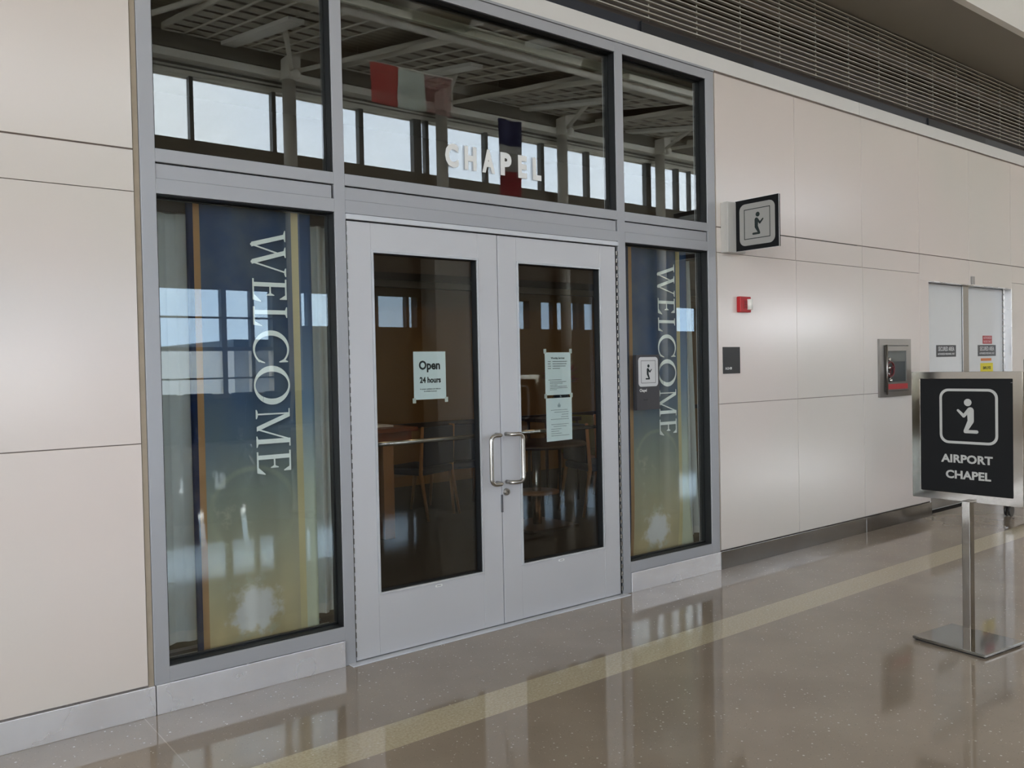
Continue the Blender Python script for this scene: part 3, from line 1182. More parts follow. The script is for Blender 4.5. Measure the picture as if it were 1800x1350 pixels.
kneeling(mb, (2.0307, -.235, 2.285), Vector(SY), Vector(FZ), .152, 1, .0006)
mb.build('icon', INK, p)

# fire alarm strobe
p = thing('fire_alarm_strobe', 'small red fire alarm strobe on the right wall', 'alarm', (2.17, 0, 1.77))
MB().box(2.108, 2.228, -.034, 0, 1.777, 1.887, .004).build('housing', RED, p)
mb = MB().tube([(2.205, -.036, 1.795), (2.205, -.036, 1.869)], .023, 14)
mb.build('strobe_lens', CLEARP, p)
mb = MB().box(2.142, 2.182, -.037, -.033, 1.80, 1.862, .001)
mb.mi = 1
for k in range(5):
    mb.box(2.147, 2.177, -.0378, -.0365, 1.806 + k * .0115, 1.811 + k * .0115)
mb.build('speaker_grille', [RED, mat('dark_red_slots', '5E0C10', .5)], p)

# room number plaque
p = thing('room_plaque', 'small dark plaque with room number on the wall below the strobe', 'sign', (2.035, 0, 1.349))
MB().box(1.944, 2.131, -.006, 0, 1.349, 1.534, .001).build('plate', mat('near_black_plaque', '232426', .4), p)
text_mesh('A-L2-438', .024, FX, FZ, (1.965, -.0065, 1.378), bold=.0005, sx=.78, align='LEFT').build('lettering', WHITE, p)

# ------------------------------------------------------------------ valve cabinet
fx0, fx1, fz0, fz1 = 4.0, 4.53, 1.105, 1.597
p = thing('valve_cabinet', 'steel cabinet with a glass door and red valve wheel set in the wall', 'cabinet', (4.265, 0, fz0))
o_ = [(fx0, fz0), (fx1, fz0), (fx1, fz1), (fx0, fz1)]
i_ = [(fx0 + .07, fz0 + .045), (fx1 - .045, fz0 + .045), (fx1 - .045, fz1 - .055), (fx0 + .07, fz1 - .055)]
MB().ring(o_, i_, (0, -.018, 0), FX, FZ, .02).build('frame', CAB, p)
mb = MB()
mb.box(i_[0][0] - .004, i_[1][0] + .004, -.003, .0, i_[0][1] - .004, i_[2][1] + .004)
mb.build('back_box', DGREY, p)
dj = [(i_[0][0] + .006, i_[0][1] + .006), (i_[1][0] - .008, i_[0][1] + .006), (i_[1][0] - .008, i_[2][1] - .006), (i_[0][0] + .006, i_[2][1] - .006)]
di = [(dj[0][0] + .045, dj[0][1] + .075), (dj[1][0] - .035, dj[0][1] + .075), (dj[1][0] - .035, dj[2][1] - .04), (dj[0][0] + .045, dj[2][1] - .04)]
dr = MB().ring(dj, di, (0, -.022, 0), FX, FZ, .006).build('cabinet_door', CAB, p)
MB().box(di[0][0], di[1][0], -.016, -.014, di[0][1], di[2][1]).build('pane', CLEAR, dr)
MB().box(dj[0][0] + .05, dj[1][0] - .02, -.0235, -.0221, dj[0][1] + .012, dj[0][1] + .058).build('red_label', REDL, dr)
MB().tube([(dj[0][0] + .018, -.032, fz0 + .02), (dj[0][0] + .018, -.032, fz1 - .05)], .008, 10).build('door_hinge', CAB, dr)
MB().tube([(4.125, -.022, 1.425), (4.125, -.045, 1.425)], .012, 12).build('latch', BRASS, dr)
wheel = MB()
cx, cz, R_ = 4.165, 1.34, .062
wheel.tube([(cx + R_ * math.cos(2 * PI * k / 28), -.024, cz + R_ * math.sin(2 * PI * k / 28)) for k in range(28)], .0085, 8, closed=True)
for k in range(3):
    a = 2 * PI * k / 3 + .5
    wheel.tube([(cx, -.024, cz), (cx + R_ * math.cos(a), -.024, cz + R_ * math.sin(a))], .006, 8)
wheel.build('valve_wheel', mat('dark_red_wheel', '5A1018', .35), p)
mb = MB().ball((cx - .02, -.02, cz + .012), .018)
mb.tube([(cx - .035, -.015, cz - .035), (cx + .005, -.015, cz - .045), (cx + .005, -.015, cz - .09)], .011, 10)
mb.ball((cx + .005, -.02, cz - .095), .016)
mb.build('valve_body', BRASS, p)

# ------------------------------------------------------------------ secured doors
YD = .085
tag(MB().box(DL, DR, YD + .04, YD + .06, 0, DH + .02).build('wall_door_backing', DGREY), 'dark recess behind the secured doors', 'wall', kind='structure')
fr2 = thing('trim_9', 'stainless frame with a centre post around the white secured doors', 'frame', (5.78, YD, 0), kind='structure')
MB().box(5.734, 5.856, YD - .012, YD + .03, 0, DH, .002).build('centre_post', STEELR, fr2)
MB().box(DR - .004, DR + .004, .002, YD + .03, 0, DH, .001).build('jamb', STEEL, fr2)
MB().box(DL - .002, DL + .004, .002, YD + .03, 0, DH, .001).build('jamb', STEEL, fr2)
MB().box(DL, DR, .002, YD + .03, DH - .004, DH + .003, .001).build('head', STEEL, fr2)
for nm, a, b, lb in (('door_3', 4.906, 5.732, 'white secured door left of the steel centre post'), ('door_4', 5.858, 6.655, 'white secured door right of the steel centre post with stickers')):
    d = thing(nm, lb, 'door', (a, YD, 0), kind='structure')
    MB().box(a, b, YD, YD + .04, .012, DH - .008, .002).build('leaf', DOORW, d)
    MB().box(a + .01, b - .01, YD - .003, YD, .02, .62, .001).build('kick_plate', CAB, d)
    mb = MB()
    hx = b if nm == 'door_4' else a
    z = .06
    while z < DH - .05:
        mb.box(hx - .006, hx + .012, YD - .012, YD + .002, z, z + .05, .001)
        z += .065
    mb.build('continuous_hinge', CAB, d)


def plate_sign(label, x0, x1, z0, z1, m, lines, ink, name='door_sticker', group=None):
    p = thing(name, label, 'sign', ((x0 + x1) / 2, YD, z0), group)
    MB().box(x0, x1, YD - .002, YD - .0002, z0, z1, .0004).build('plate', m, p)
    for tx, sz, zz, sx_, b_ in lines:
        text_mesh(tx, sz, FX, FZ, ((x0 + x1) / 2, YD - .0026, zz), bold=b_, sx=sx_, depth=.0008).build('lettering', ink, p)
    return p


DK = mat('charcoal_sign', '3C3D3E', .5)
for x0, x1, w in ((5.209, 5.604, 'left white door'), (6.075, 6.485, 'right white door below the red sticker')):
    plate_sign('charcoal SECURED AREA sign on the ' + w, x0, x1, 1.436, 1.547, DK,
               [('SECURED AREA', .058, 1.492, .80, .0012), ('AUTHORIZED PERSONNEL ONLY', .026, 1.455, .88, .0005)], PALEG, 'secured_area_sign')
plate_sign('small red sticker above the right charcoal sign', 6.187, 6.397, 1.560, 1.641, REDL,
           [('AUTHORIZED', .034, 1.608, .86, .001), ('BADGE ONLY', .034, 1.571, .86, .001)], mat('pinkish_print', 'D9A7A8', .5))
plate_sign('small orange sticker below the right charcoal sign', 6.143, 6.380, 1.388, 1.414, ORG, [], INK)
plate_sign('yellow sticker below the orange one on the right white door', 6.130, 6.415, 1.268, 1.366, YEL,
           [('EMPLOYEE', .04, 1.303, .95, .001)], mat('olive_ink', '4B4A12', .6))
p = MB().box(5.742, 5.790, -.018, 0, 2.128, 2.205, .002).build('door_contact', CAB)
tag(p, 'small grey contact box on the header above the secured doors', 'sensor')

# ------------------------------------------------------------------ free standing chapel sign
SXP = 1.585       # plane of the sign face
p = thing('pedestal_sign', 'freestanding chrome framed black AIRPORT CHAPEL sign on a flat base', 'sign', (1.56, -1.78, 0))
ya, yb, za, zb2 = 1.495, 2.035, .700, 1.358
bt = .045
o_ = rrect(ya, yb, za, zb2, .004, 2)
i_ = rrect(ya + bt, yb - bt, za + bt * .9, zb2 - bt * .8, .002, 2)
SXF = 1.60
mb = MB()
mb.ring(o_, i_, (SXF, 0, 0), SY, FZ, .03)
fo = mb.build('frame', CHROME, p)
bv = fo.modifiers.new('b', 'BEVEL')
bv.width = .013
bv.segments = 5
bv.limit_method = 'ANGLE'
MB().box(SXF + .006, SXF + .024, -yb + bt - .001, -ya - bt + .001, za + bt * .9 - .001, zb2 - bt * .8 + .001).build('panel', SIGNB, p)
XF = SXF + .0055
mb = MB().ring(rrect(1.637, 1.921, .992, 1.272, .045), rrect(1.650, 1.908, 1.005, 1.259, .034), (XF, 0, 0), SY, FZ, .0008)
mb.build('icon_border', SILV, p)
mb = MB()
kneeling(mb, (XF, -1.783, 1.046), Vector(SY), Vector(FZ), .176, -1, .0008)
mb.build('icon', SILV, p)
text_mesh('AIRPORT', .0555, SY, FZ, (XF, -1.770, .896), bold=.0020, sx=1.08, spacing=1.02).build('lettering', SILV, p)
text_mesh('CHAPEL', .0555, SY, FZ, (XF, -1.775, .815), bold=.0020, sx=1.08, spacing=1.02).build('lettering', SILV, p)
MB().box(XF - .0004, XF + .001, -1.992, -1.980, 1.303, 1.3045).build('scratch', SILV, p)
MB().box(1.560, 1.610, -1.803, -1.763, .018, .71, .003).build('pole', CHROME, p)
bs = MB()
bs.box(-.175, .175, -.185, .185, .0075, .021, .002)
o = bs.build('base_plate', CHROME)
o.parent = p
o.location = Vector((1.553, -1.79, 0)) - p.location
o.rotation_euler = (0, 0, math.radians(-6))
bs = MB()
bs.box(-.165, .165, -.175, .175, 0, .0075)
o = bs.build('base_pad', BLACK)
o.parent = p
o.location = Vector((1.553, -1.79, 0)) - p.location
o.rotation_euler = (0, 0, math.radians(-6))

# rolling board, mostly hidden by the sign
p = thing('rolling_stand', 'grey panel stand on black casters behind the pedestal sign', 'stand', (5.75, -.5, 0))
MB().box(5.70, 5.73, -1.15, -.475, .20, 1.40, .006).build('panel', mat('grey_panel_board', '6E6862', .6), p)
MB().box(5.30, 6.15, -.52, -.46, .115, .16, .006).build('foot_rail', CAB, p)
MB().box(5.69, 5.74, -.53, -.475, .155, .24, .003).build('upright', CAB, p)
for cx in (5.34, 6.11):
    mb = MB()
    for dy in (-.022, .012):
        mb.tube([(cx, -.49 + dy, .05), (cx, -.49 + dy + .016, .05)], .05, 18)
    mb.tube([(cx, -.49, .05), (cx, -.49, .118)], .010, 8)
    mb.build('caster', mat('black_caster', '141414', .35), p)

# ------------------------------------------------------------------ chapel interior
tag(MB().box(-4.2, 9.2, .03, 6.2, -.12, 0.0).build('floor_chapel', CARP), 'dark brown carpet inside the chapel', 'floor', kind='structure')
tag(MB().box(-4.2, 9.2, 5.2, 5.35, 0, 4.2).build('wall_back', WALLB), 'tan back wall inside the chapel', 'wall', kind='structure')
tag(MB().box(-4.35, -4.2, .12, 5.35, 0, 4.2).build('wall_chapel_left', WALLB), 'tan left side wall inside the chapel', 'wall', kind='structure')
tag(MB().box(9.2, 9.35, .12, 5.35, 0, 4.2).build('wall_chapel_right', WALLB), 'tan right side wall inside the chapel', 'wall', kind='structure')
tag(MB().box(-4.35, 9.35, .1, 5.35, 4.0, 4.1).build('ceiling_chapel', CEILB), 'brown ceiling inside the chapel', 'ceiling', kind='structure')
tag(MB().box(-4.2, 9.2, 5.13, 5.2, 2.40, 2.48, .005).build('trim_10', CREAM), 'cream picture rail on the back wall of the chapel', 'trim', kind='structure')
tag(MB().box(-4.2, 9.2, 4.4, 5.2, 2.48, 4.0).build('ceiling_bulkhead', CEILB), 'dropped brown bulkhead at the back of the chapel', 'ceiling', kind='structure')
tag(MB().box(-4.2, 9.2, 5.15, 5.2, .70, .76, .004).build('trim_11', DARKW), 'dark red chair rail on the back wall of the chapel', 'trim', kind='structure')
# pale bulkhead edge and corner seen through the transom
tag(MB().box(-4.2, 2.19, .30, .33, 3.345, 3.405, .004).build('trim_12', mat('pale_green_grey_trim', 'A4AAA0', .6)), 'pale ceiling trim inside, behind the transom windows', 'trim', kind='structure')
tag(MB().box(2.12, 2.19, .30, .33, 2.25, 3.345, .004).build('trim_13', mat('pale_green_grey_trim', 'A4AAA0', .6)), 'pale vertical corner trim inside, behind the right transom', 'trim', kind='structure')

for x, y in ((-1.4, .55), (.5, .55), (2.4, .55), (4.3, .55), (6.2, .55)):
    dl = thing('added_downlight', 'round downlight added out of view above the window wall to light the chapel', 'light', (x, y, 3.98), 'added downlights in the chapel ceiling')
    mb = MB()
    mb.ring([(.13 * math.cos(2 * PI * k / 24), .13 * math.sin(2 * PI * k / 24)) for k in range(24)],
            [(.10 * math.cos(2 * PI * k / 24), .10 * math.sin(2 * PI * k / 24)) for k in range(24)], (x, y, 3.99), (1, 0, 0), (0, 1, 0), .012)
    mb.build('ring', CREAM, dl)
    fill_lamp(x, y, 3.975, 6.5, .19)  # added lamp, kept out of view, to light the chapel interior


def chapel_chair(loc, rz, label):
    c = thing('chapel_chair', label, 'chair', (0, 0, 0), 'navy chairs in the chapel')
    MB().box(-.25, .25, -.24, .24, .42, .49, .02).build('seat', NAVY, c)
    b = MB()
    b.box(-.24, .24, .22, .26, .50, .87, .015)
    b.build('backrest', NAVY, c)
    for sx_, sy_ in ((-1, -1), (1, -1), (-1, 1), (1, 1)):
        top = .44 if sy_ < 0 else .88
        y0 = sy_ * .22
        MB().tube([(sx_ * .25, y0 + sy_ * .08, 0), (sx_ * .245, y0, .44), (sx_ * .245, y0 + (.03 if sy_ > 0 else 0), top)], [.014, .02, .015], 8).build('leg', OAK, c)
    MB().box(-.235, .235, -.235, -.2, .37, .42, .004).build('apron', OAK, c)
    c.location = loc
    c.rotation_euler = (0, 0, rz)
    return c


chapel_chair((1.55, 3.35, 0), math.radians(200), 'navy chapel chair nearest the cherry desk behind the left door')
chapel_chair((2.15, 3.45, 0), math.radians(170), 'navy chapel chair right of the one by the desk behind the left door')
chapel_chair((2.95, 2.3, 0), math.radians(75), 'navy chapel chair beside the round table behind the right door')
c = chapel_chair((3.9, 3.4, 0), math.radians(100), 'olive yellow chapel chair at the right edge of the right door')
olive = mat('olive_yellow_fabric', '7C7132', .9)
for ch in [q for q in bpy.data.objects if q.parent == c and q.name.split('.')[0] in ('backrest', 'seat')]:
    ch.data.materials[0] = olive
c['group'] = ''
del c['group']

# desk
p = thing('writing_desk', 'cherry wood desk with one broad oak leg behind the left door', 'desk', (.45, 2.85, 0))
MB().box(-.15, 1.03, 2.50, 3.20, .895, .93, .006).build('desk_top', WOOD, p)
MB().box(-.12, .98, 2.53, 2.56, .80, .895, .003).build('apron', WOOD, p)
for x0, y0 in ((.70, 2.53), (-.12, 2.53), (.70, 3.05), (-.12, 3.05)):
    MB().box(x0, x0 + .10, y0, y0 + .08, 0, .80, .004).build('leg', OAK, p)
p = thing('open_book', 'open white book lying on the cherry desk', 'book', (.68, 2.8, .93))
mb = MB()
for s_ in (-1, 1):
    for k in range(6):
        a, b = k / 6, (k + 1) / 6
        za_, zb_ = .012 + .014 * math.sin(a * PI), .012 + .014 * math.sin(b * PI)
        x0, x1 = .68 + s_ * a * .2, .68 + s_ * b * .2
        v = [mb.bm.verts.new(q) for q in ((x0, 2.66, .932), (x1, 2.66, .932), (x1, 2.66, .932 + zb_), (x0, 2.66, .932 + za_), (x0, 2.94, .932), (x1, 2.94, .932), (x1, 2.94, .932 + zb_), (x0, 2.94, .932 + za_))]
        for q in ((0, 1, 2, 3), (4, 7, 6, 5), (3, 2, 6, 7), (0, 4, 5, 1)):
            mb._f([v[i] for i in q])
mb.build('pages', mat('book_pages', 'D6CDBE', .8), p)
# round table with pedestal behind right door
p = thing('pedestal_table', 'dark round table on a square foot behind the right door', 'table', (1.95, 2.05, 0))
MB().lathe([(.0, .72), (.44, .72), (.45, .735), (.44, .75), (0, .75)], (2.0, 2.1, 0), 36).build('table_top', DARKW, p)
MB().tube([(2.0, 2.1, .02), (2.0, 2.1, .72)], .04, 14).build('post', SATIN, p)
MB().box(1.74, 2.26, 1.84, 2.36, 0, .025, .004).build('foot_plate', brushed('dull_steel', '8A7466', .3), p)
MB().lathe([(0, .30), (.20, .30), (.20, .32), (0, .32)], (2.0, 2.1, 0), 24).build('shelf', OAK, p)
p = thing('wicker_basket', 'small wicker basket on the round table behind the right door', 'basket', (2.2, 2.1, .75))
MB().lathe([(.05, .75), (.09, .84), (.085, .84), (.048, .757)], (2.2, 2.1, 0), 18).build('bowl', mat('wicker', '7A4E2A', .8, noise=.3, nscale=60), p)
# poinsettia in blue vase on a stand
p = thing('plant_stand', 'dark plant stand behind the notices on the right door', 'stand', (3.05, 3.1, 0))
MB().box(2.85, 3.35, 2.95, 3.3, .84, .88, .004).build('top', DARKW, p)
for a, b in ((2.87, 2.97), (3.30, 2.97), (2.87, 3.26), (3.30, 3.26)):
    MB().tube([(a, b, 0), (a, b, .85)], .016, 8).build('leg', DARKW, p)
p = thing('potted_plant', 'red flowering plant in a dark blue vase behind the right door', 'plant', (3.2, 3.1, .88))
MB().lathe([(.05, .88), (.09, .98), (.10, 1.08), (.06, 1.16), (.065, 1.19), (.055, 1.19), (.05, 1.15)], (3.2, 3.1, 0), 24).build('vase', mat('dark_blue_glaze', '16304A', .15), p)
mb = MB()
mg = MB()
r5 = random.Random(5)
for k in range(60):
    a, e = r5.uniform(0, 2 * PI), r5.uniform(-.2, 1.4)
    q = Vector((3.2 + .13 * math.cos(a) * math.cos(e), 3.1 + .13 * math.sin(a) * math.cos(e), 1.27 + .15 * math.sin(e)))
    tgt = mb if k % 3 else mg
    dirv = Vector((math.cos(a) * math.cos(e), math.sin(a) * math.cos(e), math.sin(e) * .6 + .2)).normalized()
    side = dirv.cross(Vector((0, 0, 1))).normalized() * .022
    v = [tgt.bm.verts.new(q + w_) for w_ in (Vector((0, 0, 0)), side + dirv * .04, dirv * .10, -side + dirv * .04)]
    tgt._f(v)
    v2 = [tgt.bm.verts.new(u_.co + Vector((0, 0, -.002))) for u_ in v]
    tgt._f(v2[::-1])
mg.tube([(3.2, 3.1, 1.15), (3.2, 3.1, 1.3)], .02, 6)
mb.build('bracts', mat('poinsettia_red', '9E1A1C', .6), p, False)
mg.build('leaves', mat('dark_green_leaf', '23381F', .6), p, False)
# framed pictures
for x0, x1, z0, z1, yy, lb in ((1.52, 1.98, 1.19, 1.75, 5.16, 'dark framed picture on the back wall left of the open sign'), (3.55, 3.95, 1.45, 1.92, 5.16, 'upper small dark framed picture at the right edge of the left door'),
                               (3.55, 3.95, .98, 1.37, 5.16, 'lower small dark framed picture at the right edge of the left door')):
    p = thing('framed_picture', lb, 'picture', ((x0 + x1) / 2, yy, z0), 'framed pictures on the chapel wall')
    MB().ring([(x0, z0), (x1, z0), (x1, z1), (x0, z1)], [(x0 + .04, z0 + .04), (x1 - .04, z0 + .04), (x1 - .04, z1 - .04), (x0 + .04, z1 - .04)], (0, yy, 0), FX, FZ, .035).build('frame', DARKW, p)
    MB().box(x0 + .04, x1 - .04, yy + .015, yy + .03, z0 + .04, z1 - .04).build('canvas', mat('dark_canvas', '3A2A1C', .7, noise=.4, nscale=5), p)

# ------------------------------------------------------------------ the concourse behind the camera
# window wall
mb = MB()
ZC0, ZC1 = 6.70, 8.14
th0, th1 = FAR - .30, FAR
mb.box(HX0, HX1, th0, th1, 3.35, ZC0)                       # between lower band and clerestory
mb.box(HX0, HX1, th0, th1, 0, .92)                          # plinth
mb.box(5.42, 5.95, th0, th1, .92, 3.35)
mb.box(5.95, HX1, th0, th1, .92, 2.52)
for a, b in ((7.05, 8.15), (9.48, 11.06), (11.47, 12.94), (13.41, 13.86), (16.6, 20.03), (21.3, 22.2)):
    mb.box(a, b, th0, th1, 2.52, 3.35)
tag(mb.build('wall_far', mat('dark_window_wall', '5C564B', .6, noise=.05, nscale=.5)), 'dark concourse window wall below the clerestory, reflected in the chapel glass', 'wall', kind='structure')
tag(MB().box(HX0, HX1, th0, th1, ZC1, 10.2).build('wall_far_top', mat('pale_header_paint', 'CFCABD', .6)), 'pale wall strip above the clerestory, seen reflected', 'wall', kind='structure')
tag(MB().tube([(HX0, -10.4, zroof(-10.4) - .05), (HX1, -10.4, zroof(-10.4) - .05)], .07, 10).build('trim_19', TRUSS), 'long pipe purlin under the concourse roof, seen reflected', 'trim', kind='structure')
mb = MB()
for c_, w in ((-12.2, .12), (-10, .12), (-7.9, .12), (-5.8, .12), (-3.7, .12), (-1.6, .12), (.5, .12), (3.64, .09), (5.6, .10), (7.95, .13), (9.65, .25), (9.96, .10), (11.97, .11), (14.08, .13), (15.96, .15), (18.75, .24), (20.22, .15), (20.9, .05), (22.6, .1), (25, .1), (27.4, .1)):
    mb.box(c_ - w / 2, c_ + w / 2, th0 + .1, th1 - .02, ZC0, ZC1)
mb.box(HX0, HX1, th1, th1 + .03, 8.33, 8.38)
mb.box(HX0, HX1, th1, th1 + .03, 8.245, 8.27)
tag(mb.build('trim_14', BLINDF), 'clerestory window mullions high in the concourse, seen reflected', 'trim', kind='structure')
mb = MB()
for c_, w in ((-12, .1), (-9.6, .1), (-7.2, .1), (-4.8, .1), (-2.4, .1), (0, .1), (2.1, .1), (4.25, .12), (4.93, .09), (6.39, .12), (8.28, .06), (9.2, .09), (14.43, .18), (15.37, .1), (15.62, .08)):
    mb.box(c_ - w / 2, c_ + w / 2, th0 + .1, th1 - .02, .92, 3.35)
for z, h in ((2.69, .04), (1.96, .09), (1.28, .04)):
    mb.box(HX0, 5.42, th0 + .12, th1 - .04, z - h / 2, z + h / 2)
tag(mb.build('trim_15', BLINDF), 'lower window mullions across the concourse, seen reflected', 'trim', kind='structure')
for k, (a, b, c, d) in enumerate(((HX0, HX1, ZC0, ZC1), (HX0, 5.42, .92, 1.96), (5.95, 22.2, 2.52, 3.35), (HX0, 5.42, 1.96, 3.35))):
    w = thing('window_%d' % (6, 7, 8, 10)[k], ('clerestory glazing high across the concourse', 'tall lower glazing across the concourse facing the apron', 'narrow window band across the concourse beside the tall glazing', 'tinted upper part of the tall glazing across the concourse')[k], 'window', (a, th0 + .15, c), kind='structure')
    MB().box(a, b, th0 + .14, th0 + .15, c, d).build('pane', (CLERE, CLEAR, TINTED, TINTED)[k], w)
mb = MB()
mb.box(HX0 - .2, HX0, FAR - .3, .1, 0, .5)
mb.box(HX0 - .2, HX0, FAR - .3, .1, 8.7, 10.2)
mb.box(HX0 - .2, HX0, FAR - .3, -15.3, .5, 8.7)
mb.box(HX0 - .2, HX0, -.8, .1, .5, 8.7)
tag(mb.build('wall_hall_left', HALLW), 'end wall of the concourse around the added end glazing', 'wall', kind='structure')
mb = MB()
for k in range(1, 6):
    mb.box(HX0 - .16, HX0 - .04, -15.3 + 2.42 * k - .05, -15.3 + 2.42 * k + .05, .5, 8.7)
for z in (2.7, 5.0, 7.0):
    mb.box(HX0 - .16, HX0 - .04, -15.3, -.8, z - .04, z + .04)
tag(mb.build('trim_18', BLINDF), 'mullions of the added end glazing of the concourse', 'trim', kind='structure')
w = thing('window_9', 'unseen tall end glazing added to brighten the concourse', 'window', (HX0 - .1, -8, .5), kind='structure')
MB().box(HX0 - .11, HX0 - .10, -15.3, -.8, .5, 8.7).build('pane', FILLGL, w)  # added opening that brings fill light from the left
mb = MB().box(HX1, HX1 + .2, FAR - .3, .1, 0, 10.2)
tag(mb.build('wall_hall_right', HALLW), 'end wall of the concourse on the right', 'wall', kind='structure')


def deck_mat():
    g = G('corrugated_roof_deck')
    o = g.xyz()
    w = g.math('SINE', g.math('MULTIPLY', o[1], 2 * PI / .3))
    g.l.new(g.mix(g.smooth(w, -.9, -.6), lin('B0AA9C'), lin('DCD6C8')), g.b.inputs['Base Color'])
    g.b.inputs['Roughness'].default_value = .6
    return g.m


mb = MB()
for (ya_, yb_) in ((FAR - .3, .1),):
    v = [mb.bm.verts.new(q) for q in ((HX0, ya_, zroof(ya_) + .5), (HX1, ya_, zroof(ya_) + .5), (HX1, yb_, zroof(yb_) + .5), (HX0, yb_, zroof(yb_) + .5),
                                      (HX0, ya_, zroof(ya_) + .62), (HX1, ya_, zroof(ya_) + .62), (HX1, yb_, zroof(yb_) + .62), (HX0, yb_, zroof(yb_) + .62))]
    for q in ((0, 1, 2, 3), (4, 7, 6, 5), (0, 4, 5, 1), (3, 2, 6, 7), (0, 3, 7, 4), (1, 5, 6, 2)):
        mb._f([v[i] for i in q])
tag(mb.build('ceiling_hall', deck_mat()), 'sloping corrugated roof deck of the concourse, seen reflected', 'ceiling', kind='structure')


def cloud_mat():
    g = G('slotted_acoustic_tile')
    o = g.xyz()
    fy = g.math('FRACT', g.math('DIVIDE', g.math('ADD', o[1], 12.8), .62))
    fx = g.math('FRACT', g.math('DIVIDE', g.math('ADD', o[0], 14.5), .48333))
    slit = g.math('MULTIPLY', g.math('LESS_THAN', fy, .27), g.math('LESS_THAN', g.math('ABSOLUTE', g.math('SUBTRACT', fx, .5)), .43))
    g.l.new(g.mix(slit, lin('C8C2B6'), lin('1D1B18')), g.b.inputs['Base Color'])
    g.b.inputs['Roughness'].default_value = .85
    return g.m


CLOUD = cloud_mat()


def make_cloud():
    """one suspended acoustic raft, local x across 2.9 m, local y along the slope 5.6 m"""
    r = thing('acoustic_raft', 'grey slotted acoustic raft under the sloping roof', 'ceiling panel', (0, 0, 0), 'acoustic rafts under the concourse roof')
    MB().box(-1.42, 1.42, -2.8, 2.8, 0, .10, .005).build('tile_field', CLOUD, r)
    mb = MB()
    mb.box(-1.46, -1.42, -2.84, 2.84, -.015, .12)
    mb.box(1.42, 1.46, -2.84, 2.84, -.015, .12)
    mb.box(-1.46, 1.46, -2.86, -2.80, -.03, .12)
    mb.box(-1.46, 1.46, 2.80, 2.84, -.015, .12)
    for k in (-2, -1, 1, 2):
        mb.box(k * .48333 - .014, k * .48333 + .014, -2.8, 2.8, -.03, 0)
    mb.build('edge_frame', TRUSS, r)
    MB().box(-.17, .17, -2.8, .9, -.10, -.01, .008).build('strip_light', mat('off_strip_light', 'E6E3DB', .4), r)
    for a in (-1.3, 1.3):
        for b in (-2.4, 2.4):
            MB().tube([(a, b, .1), (a, b, .52)], .008, 6).build('hanger_rod', TRUSS, r)
    return r


COLX = [5.83 + 4.36 * k for k in range(-4, 5)]
cl0 = make_cloud()
first = True
for i, cx in enumerate(COLX[:-1]):
    for row, yy in ((0, FAR + 3.1), (1, FAR + 9.3)):
        if row == 1 and i % 2:
            continue
        o = cl0 if first else copy_tree(cl0)
        first = False
        o.location = (cx + (2.92 if row == 0 else 2.4), yy, zroof(yy))
        o.rotation_euler = (-CX, 0, 0)
        o['label'] = 'grey slotted acoustic raft under the roof, %s row, bay %d from the left' % (('clerestory', 'inner')[row], i + 1)


def make_column():
    r = thing('roof_column', 'round column in front of the clerestory', 'column', (0, 0, 0), 'round columns along the concourse windows')
    MB().tube([(0, 0, 0), (0, 0, 8.5)], .16, 20).build('shaft', COLM, r)
    mb = MB()
    mb.box(-.16, .16, -.2, .35, 8.35, 8.85, .02)
    mb.build('bracket', TRUSS, r)
    # tapering roof beam and two splayed struts
    mb = MB()
    n = 2
    ys = (-.1, 14.6)
    for w, h0, h1, zoff in ((.06, .40, .26, 0),):
        v = []
        for yv, h in zip(ys, (h0, h1)):
            zt = ZR - SL * (yv + .35) + .48
            for xx, zz in ((-w, zt - h), (w, zt - h), (w, zt), (-w, zt)):
                v.append(mb.bm.verts.new((xx, yv, zz)))
        for q in ((0, 1, 2, 3), (4, 7, 6, 5), (0, 4, 5, 1), (1, 5, 6, 2), (2, 6, 7, 3), (3, 7, 4, 0)):
            mb._f([v[i] for i in q])
    mb.build('roof_beam', TRUSS, r)
    for s_ in (-1, 1):
        y2 = 4.3
        MB().tube([(s_ * .08, .35, 8.5), (s_ * 2.1, y2, ZR - SL * y2 + .35)], [.05, .07], 10).build('strut', TRUSS, r)
    mb = MB().ball((0, .38, 8.42), .11)
    mb.build('pin_joint', TRUSS, r)
    return r


col0 = make_column()
for i, cx in enumerate(COLX):
    o = col0 if i == 0 else copy_tree(col0)
    o.location = (cx, FAR + .35, 0)
    o['label'] = 'round column and roof beam at the concourse windows, number %d from the left end' % (i + 1)
mb = MB().box(HX0, HX1, FAR, FAR + .28, 8.60, 8.97, .01)
tag(mb.build('trim_16', mat('eaves_beam_paint', '6F6A5F', .6)), 'long eaves beam above the clerestory, seen reflected', 'trim', kind='structure')
tag(MB().box(HX0, HX1, FAR, FAR + .28, 8.40, 8.58, .004).build('trim_17', mat('pale_blind_box', 'E2DED2', .5)), 'pale blind box over the clerestory, seen reflected', 'trim', kind='structure')
# broad cladding around column base
tag(MB().box(9.62, 10.95, FAR, FAR + .7, 0, 4.9, .01).build('column_cladding', mat('pale_cladding', 'A9A397', .5)), 'broad pale column cladding reflected in the left door', 'column')


